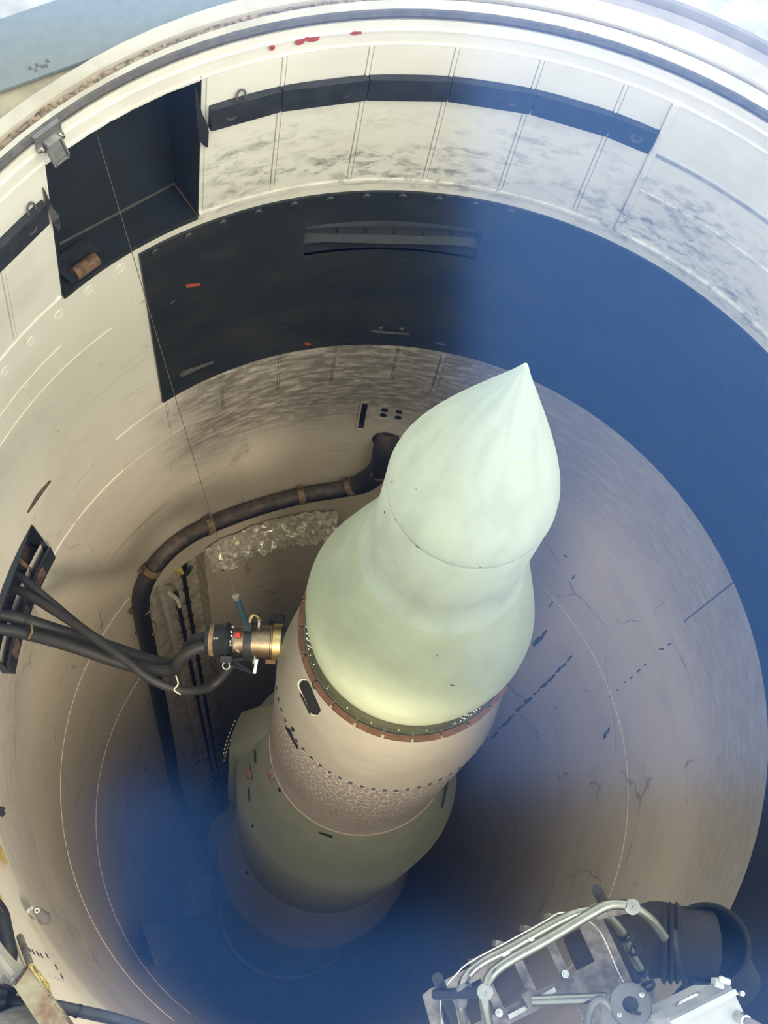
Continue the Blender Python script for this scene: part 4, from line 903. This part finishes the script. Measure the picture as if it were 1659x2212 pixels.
rl = [(1060, 2240, 2.30), (1048, 2175, 2.36), (1047, 2140, 2.38), (1060, 2108, 2.40), (1095, 2078, 2.40), (1190, 2025, 2.40), (1275, 1974, 2.40), (1318, 1954, 2.40), (1363, 1958, 2.38), (1402, 1982, 2.34), (1434, 2024, 2.28)]
obj('handrail', MB().tube([at_z(x, y, z) for x, y, z in rl], .0115, 14, smooth=5), M['chrome'], wf)
rl = [(1008, 2240, 2.18), (995, 2180, 2.25), (996, 2140, 2.28), (1008, 2110, 2.30), (1040, 2080, 2.30), (1105, 2046, 2.30), (1190, 1998, 2.30), (1240, 1974, 2.30), (1275, 1967, 2.29), (1310, 1976, 2.27), (1345, 2015, 2.22), (1362, 2056, 2.18), (1395, 2118, 2.12), (1418, 2178, 2.06)]
obj('handrail', MB().tube([at_z(x, y, z) for x, y, z in rl], .0105, 14, smooth=5), M['chrome'], wf)
obj('rail_sleeve', MB().tube([at_z(1008, 2122, 2.295), at_z(998, 2140, 2.285), at_z(996, 2168, 2.26)], .0135, 12, smooth=3), M['grey_metal'], wf)
for x, y, z in ((1048, 2143, 2.39), (1366, 1959, 2.39)):
    p = at_z(x, y, z); obj('rail_bolt', MB().lathe([(0, .017), (.012, .017), (.012, .012), (.016, .012), (.016, .007), (.012, .006), (.012, .001)], p, CAM-p, 20), M['steel'], wf)
obj('cross_tube', MB().tube([at_z(940, 2148, 2.22), at_z(1046, 2144, 2.34)], .012, 12), M['dark_metal'], wf)
obj('cross_tube', MB().tube([at_z(1270, 1982, 2.28), at_z(1362, 1962, 2.36)], .010, 12), M['galv'], wf)
for x0, y0, x1, y1 in ((945, 2113, 990, 2220), (1289, 1922, 1330, 2000)):
    obj('black_post', MB().tube([at_z(x0, y0, 2.26), at_z(x1, y1, 2.02)], .0125, 14), M['rubber'], wf)
for x, y, z in ((1352, 2023, 2.215), (1369, 2052, 2.19), (1385, 2100, 2.14), (1400, 2128, 2.12)):
    p = at_z(x, y, z); obj('rail_collar', MB().lathe([(-.002, .010), (-.002, .018), (.002, .018), (.002, .010)], p, at_z(1395, 2118, 2.12)-at_z(1345, 2015, 2.22), 18, True), M['dark_metal'], wf)
for x, y in ((1077, 2188), (1220, 2104), (1140, 2150), (1145, 2157)):
    p = at_z(x, y, ZP+.003); obj('tray_bolt', MB().lathe([(0, .010), (.006, .010), (.006, .006), (.009, .006), (.0095, .001)], p, n=8), M['steel'], wf)
obj('hinge_block', MB().slab([at_z(x, y, ZP+.04) for x, y in ((1125, 2148), (1148, 2135), (1165, 2160), (1142, 2178))], [at_z(x, y, ZP-.01) for x, y in ((1125, 2148), (1148, 2135), (1165, 2160), (1142, 2178))]), M['galv'], wf, smooth=False)
obj('angle_strip', MB().slab([at_z(x, y, ZP+.012) for x, y in ((1097, 2192), (1135, 2172), (1139, 2181), (1101, 2202))], [at_z(x, y, ZP) for x, y in ((1097, 2192), (1135, 2172), (1139, 2181), (1101, 2202))]), M['steel'], wf, smooth=False)
obj('angle_strip', MB().slab([at_z(x, y, ZP+.012) for x, y in ((1158, 2155), (1198, 2132), (1202, 2142), (1163, 2164))], [at_z(x, y, ZP) for x, y in ((1158, 2155), (1198, 2132), (1202, 2142), (1163, 2164))]), M['steel'], wf, smooth=False)
obj('lever_tube', MB().tube([at_z(1150, 2162, 2.10), at_z(1310, 2156, 2.16)], .013, 14), M['chrome'], wf)
for x, y in ((1148, 2030), (1092, 2064), (1098, 2060)):
    obj('label_chip', MB().box(at_z(x, y, 2.33), (.012, .006, .004)), M['white_paint'], wf, smooth=False)
# rope pulley
pu = thing('pulley_motor', 'round grey pulley housing with a hollow hub beside the white enclosure', 'pulley', at_z(1362, 2168, 2.16))
pc = at_z(1362, 2170, 2.20); axp = (CAM-pc).normalized()
obj('housing', MB().lathe([(-.05, .046), (.0, .048), (.008, .046), (.008, .018), (-.03, .018), (-.03, .001)], pc, axp, 32), M['grey_metal'], pu)
for a in (.7, 3.9): obj('screw', MB().lathe([(0, .006), (.006, .006), (.007, .001)], pc+axp*.008+.034*(math.cos(a)*_r+math.sin(a)*_u), axp, 8), M['steel'], pu)
obj('clevis', MB().tube([at_z(1268, 2240, 2.14), at_z(1272, 2190, 2.17), at_z(1290, 2160, 2.19), at_z(1310, 2168, 2.19), at_z(1322, 2200, 2.17)], .010, 10, smooth=4), M['grey_metal'], pu)
obj('yoke', MB().slab([at_z(x, y, 2.19) for x, y in ((1300, 2158), (1335, 2138), (1345, 2212), (1300, 2225))], [at_z(x, y, 2.13) for x, y in ((1300, 2158), (1335, 2138), (1345, 2212), (1300, 2225))]), M['grey_metal'], pu, smooth=False)
obj('rope', MB().tube([at_z(1362, 2186, 2.22), at_z(1410, 2194, 2.20)], .004, 8), M['rubber'], pu)
# white enclosure
en = thing('equipment_enclosure', 'white painted enclosure with latch lid in the lower right corner', 'enclosure', at_z(1540, 2190, 2.2))
Z1, Z0 = 2.32, 2.16
top = [(1440, 2196), (1578, 2128), (1632, 2240), (1470, 2270)]
obj('body', MB().slab([at_z(x, y, Z1) for x, y in top], [at_z(x, y, Z1)-Vector((0, 0, .22)) for x, y in top]), M['whitebox'], en, smooth=False)
rim = [(1400, 2206), (1425, 2184), (1530, 2128), (1580, 2120), (1578, 2132), (1445, 2198)]
obj('lid_flange', MB().slab([at_z(x, y, Z1+.004) for x, y in rim], [at_z(x, y, Z1-.02) for x, y in rim]), M['grey_metal'], en, smooth=False)
rm2 = [(1448, 2206), (1588, 2136), (1596, 2148), (1456, 2220)]
obj('lid_rib', MB().slab([at_z(x, y, Z1+.012) for x, y in rm2], [at_z(x, y, Z1) for x, y in rm2]), M['whitebox'], en, smooth=False)
obj('latch', MB().tube([at_z(1554, 2114, Z1+.02), at_z(1576, 2122, Z1+.02)], .007, 10).box(at_z(1550, 2124, Z1), (.02, .02, .03)), M['whitebox'], en)
obj('handle_bar', MB().tube([at_z(1462, 2172, Z1+.01), at_z(1470, 2164, Z1+.03), at_z(1500, 2150, Z1+.03), at_z(1512, 2146, Z1+.01)], .004, 8, smooth=3), M['steel'], en)
p = at_z(1600, 2146, Z1+.005); obj('screw', MB().lathe([(0, .006), (.01, .006), (.012, .001)], p, n=10), M['steel'], en)
g0 = at_z(1595, 2196, Z1); obj('cable_gland', MB().tube([g0, at_z(1612, 2206, Z1+.03)], .013, 14), M['steel'], en)
obj('gland_hose', MB().tube([at_z(1608, 2204, Z1+.025), at_z(1640, 2220, Z1+.03), at_z(1680, 2250, Z1)], .010, 12, smooth=4), M['grey_metal'], en)
# black duct elbow with cloth sleeve
du = thing('duct_elbow', 'large black rubber duct elbow with wrinkled cloth sleeve behind the handrails', 'duct', at_z(1500, 2060, 1.7))
dc = at_z(1532, 2040, 1.72)
ddx = (CAM-dc).normalized()
obj('mouth', MB().lathe([(-.16, .105), (-.06, .109), (0, .112), (.006, .108), (.0, .100), (-.05, .092), (-.12, .07), (-.16, .05), (-.165, .001)], dc, ddx, 40), M['duct'], du)
obj('sleeve', MB().tube([dc-ddx*.06, at_z(1470, 2035, 1.66), at_z(1420, 2030, 1.64), at_z(1370, 2045, 1.62), at_z(1320, 2062, 1.60), at_z(1250, 2095, 1.58)], [.10, .098, .105, .092, .10, .095], 20, smooth=5), M['cloth'], du)
for k in range(3):
    p = at_z(1462-14*k, 2036, 1.66); obj('sleeve_rib', MB().lathe([(-.008, .100), (0, .112), (.008, .100)], p, at_z(1420, 2030, 1.64)-at_z(1470, 2035, 1.66), 24), M['cloth'], du)
obj('wall_stub', MB().tube([dc-ddx*.10, dc-ddx*.10+cyl(-40, .14, -.08)], .09, 20), M['duct'], du)
hs = obj('thin_hose', MB().tube([at_z(x, y, z) for x, y, z in ((1457, 2010, 1.84), (1462, 2060, 1.86), (1475, 2110, 1.95), (1492, 2150, 2.1), (1505, 2190, 2.2))], .008, 10, smooth=5), M['dark_metal']); tag(hs, 'thin dark hose hanging past the duct elbow mouth into the white enclosure', 'hose')

# ================================================================== glass over the shaft and the canopy added to darken its reflection
ZG = 3.9
sk = thing('glass_roof', 'glass roof pane with blue tinted reflection laid on a steel frame over the shaft', 'roof', Vector((0, 0, 2.18)))
obj('pane', MB().box((0, 0, ZG), (4.6, 4.6, .010)), M['pane'], sk, smooth=False)
for s in (-1, 1):
    obj('frame_bar', MB().box((2.33*s, 0, ZG), (.06, 4.72, .08)), M['grey_metal'], sk, smooth=False)
    obj('frame_bar', MB().box((0, 2.33*s, ZG), (4.60, .06, .08)), M['grey_metal'], sk, smooth=False)
    for q in (-1, 1): obj('post', MB().box((2.33*s, 2.33*q, (ZG+2.18)/2-.02), (.06, .06, ZG-2.18-.04)), M['grey_metal'], sk, smooth=False)
ZC = 5.06
def mirror(px, py, z=ZC):
    d = ray(px, py); k = ((CAM.z-ZG)+(z-ZG))/abs(d.z); return Vector((CAM.x+d.x*k, CAM.y+d.y*k, z))
cn_ = thing('blocker', 'added dark sky canopy with side beam standing above the glass roof', 'blocker', Vector((-3.5, 3.5, 2.18)))
pa = [mirror(-120, 60), mirror(1010, 60), mirror(1010, 1690), mirror(-120, 1690)]
obj('blocker_board', MB().slab(pa, [p+Vector((0, 0, .05)) for p in pa]), M['shade'], cn_, smooth=False)
for nm, q in (('side_blocker', ((1010, 1695), (1800, 1695), (1800, 2065), (1010, 2065))), ('lower_board', ((480, 1690), (1010, 1690), (1000, 1985), (520, 2020))), ('corner_board', ((-120, 1690), (210, 1690), (210, 2330), (-120, 2330)))):
    pb = [mirror(*k) for k in q]
    obj(nm, MB().slab(pb, [p+Vector((0, 0, .05)) for p in pb]), M['beam' if nm == 'side_blocker' else 'shade'], cn_, smooth=False)
for e, x in ((pa[0], -2.75), (pa[3], -2.75)):
    q = Vector((x, e.y-.1, ZC+.075)); obj('arm', MB().box(((q.x+e.x+.3)/2, q.y, ZC+.075), (e.x+.3-q.x, .05, .05)), M['shade'], cn_, smooth=False)
    obj('post', MB().box((q.x, q.y, (ZC+.05+2.18)/2), (.06, .06, ZC+.05-2.18)), M['shade'], cn_, smooth=False)

# unseen fill lamp added behind the viewer to brighten the deep shaft
lp = Vector((-0.02, -1.60, 1.90)); la = (Vector((-.70, .30, -3.5))-lp).normalized()
fl = thing('fill_lamp', 'added round fill lamp under the collar on the near side, aimed down the shaft', 'lamp', lp)
obj('reflector', MB().lathe([(-.09, .02), (-.085, .05), (-.02, .075), (.012, .088), (.012, .080), (-.02, .066), (-.07, .045), (-.07, .001)], lp, la, 28), M['grey_metal'], fl)
lm = bpy.data.materials.new('lamp_glow'); lm.use_nodes = True; lm.node_tree.nodes['Principled BSDF'].inputs['Emission Color'].default_value = (1, .84, .66, 1); lm.node_tree.nodes['Principled BSDF'].inputs['Emission Strength'].default_value = 8
obj('bulb', MB().lathe([(-.06, .02), (-.04, .03), (-.02, .03), (-.005, .015), (-.003, .001)], lp, la, 16), lm, fl)
obj('bracket_arm', MB().tube([lp-la*.07, lp-la*.09+Vector((0, -.03, .02)), Vector((-.02, -1.725, 1.97))], .012, 8), M['grey_metal'], fl)
ld = bpy.data.lights.new('fill_light', 'SPOT'); ld.energy = 265; ld.color = (1, .88, .74); ld.spot_size = 96*D2R; ld.spot_blend = .7; ld.shadow_soft_size = .16
lo = bpy.data.objects.new('fill_light', ld); C.objects.link(lo); lo.location = lp+la*.03; lo.rotation_euler = (-la).to_track_quat('Z', 'Y').to_euler()
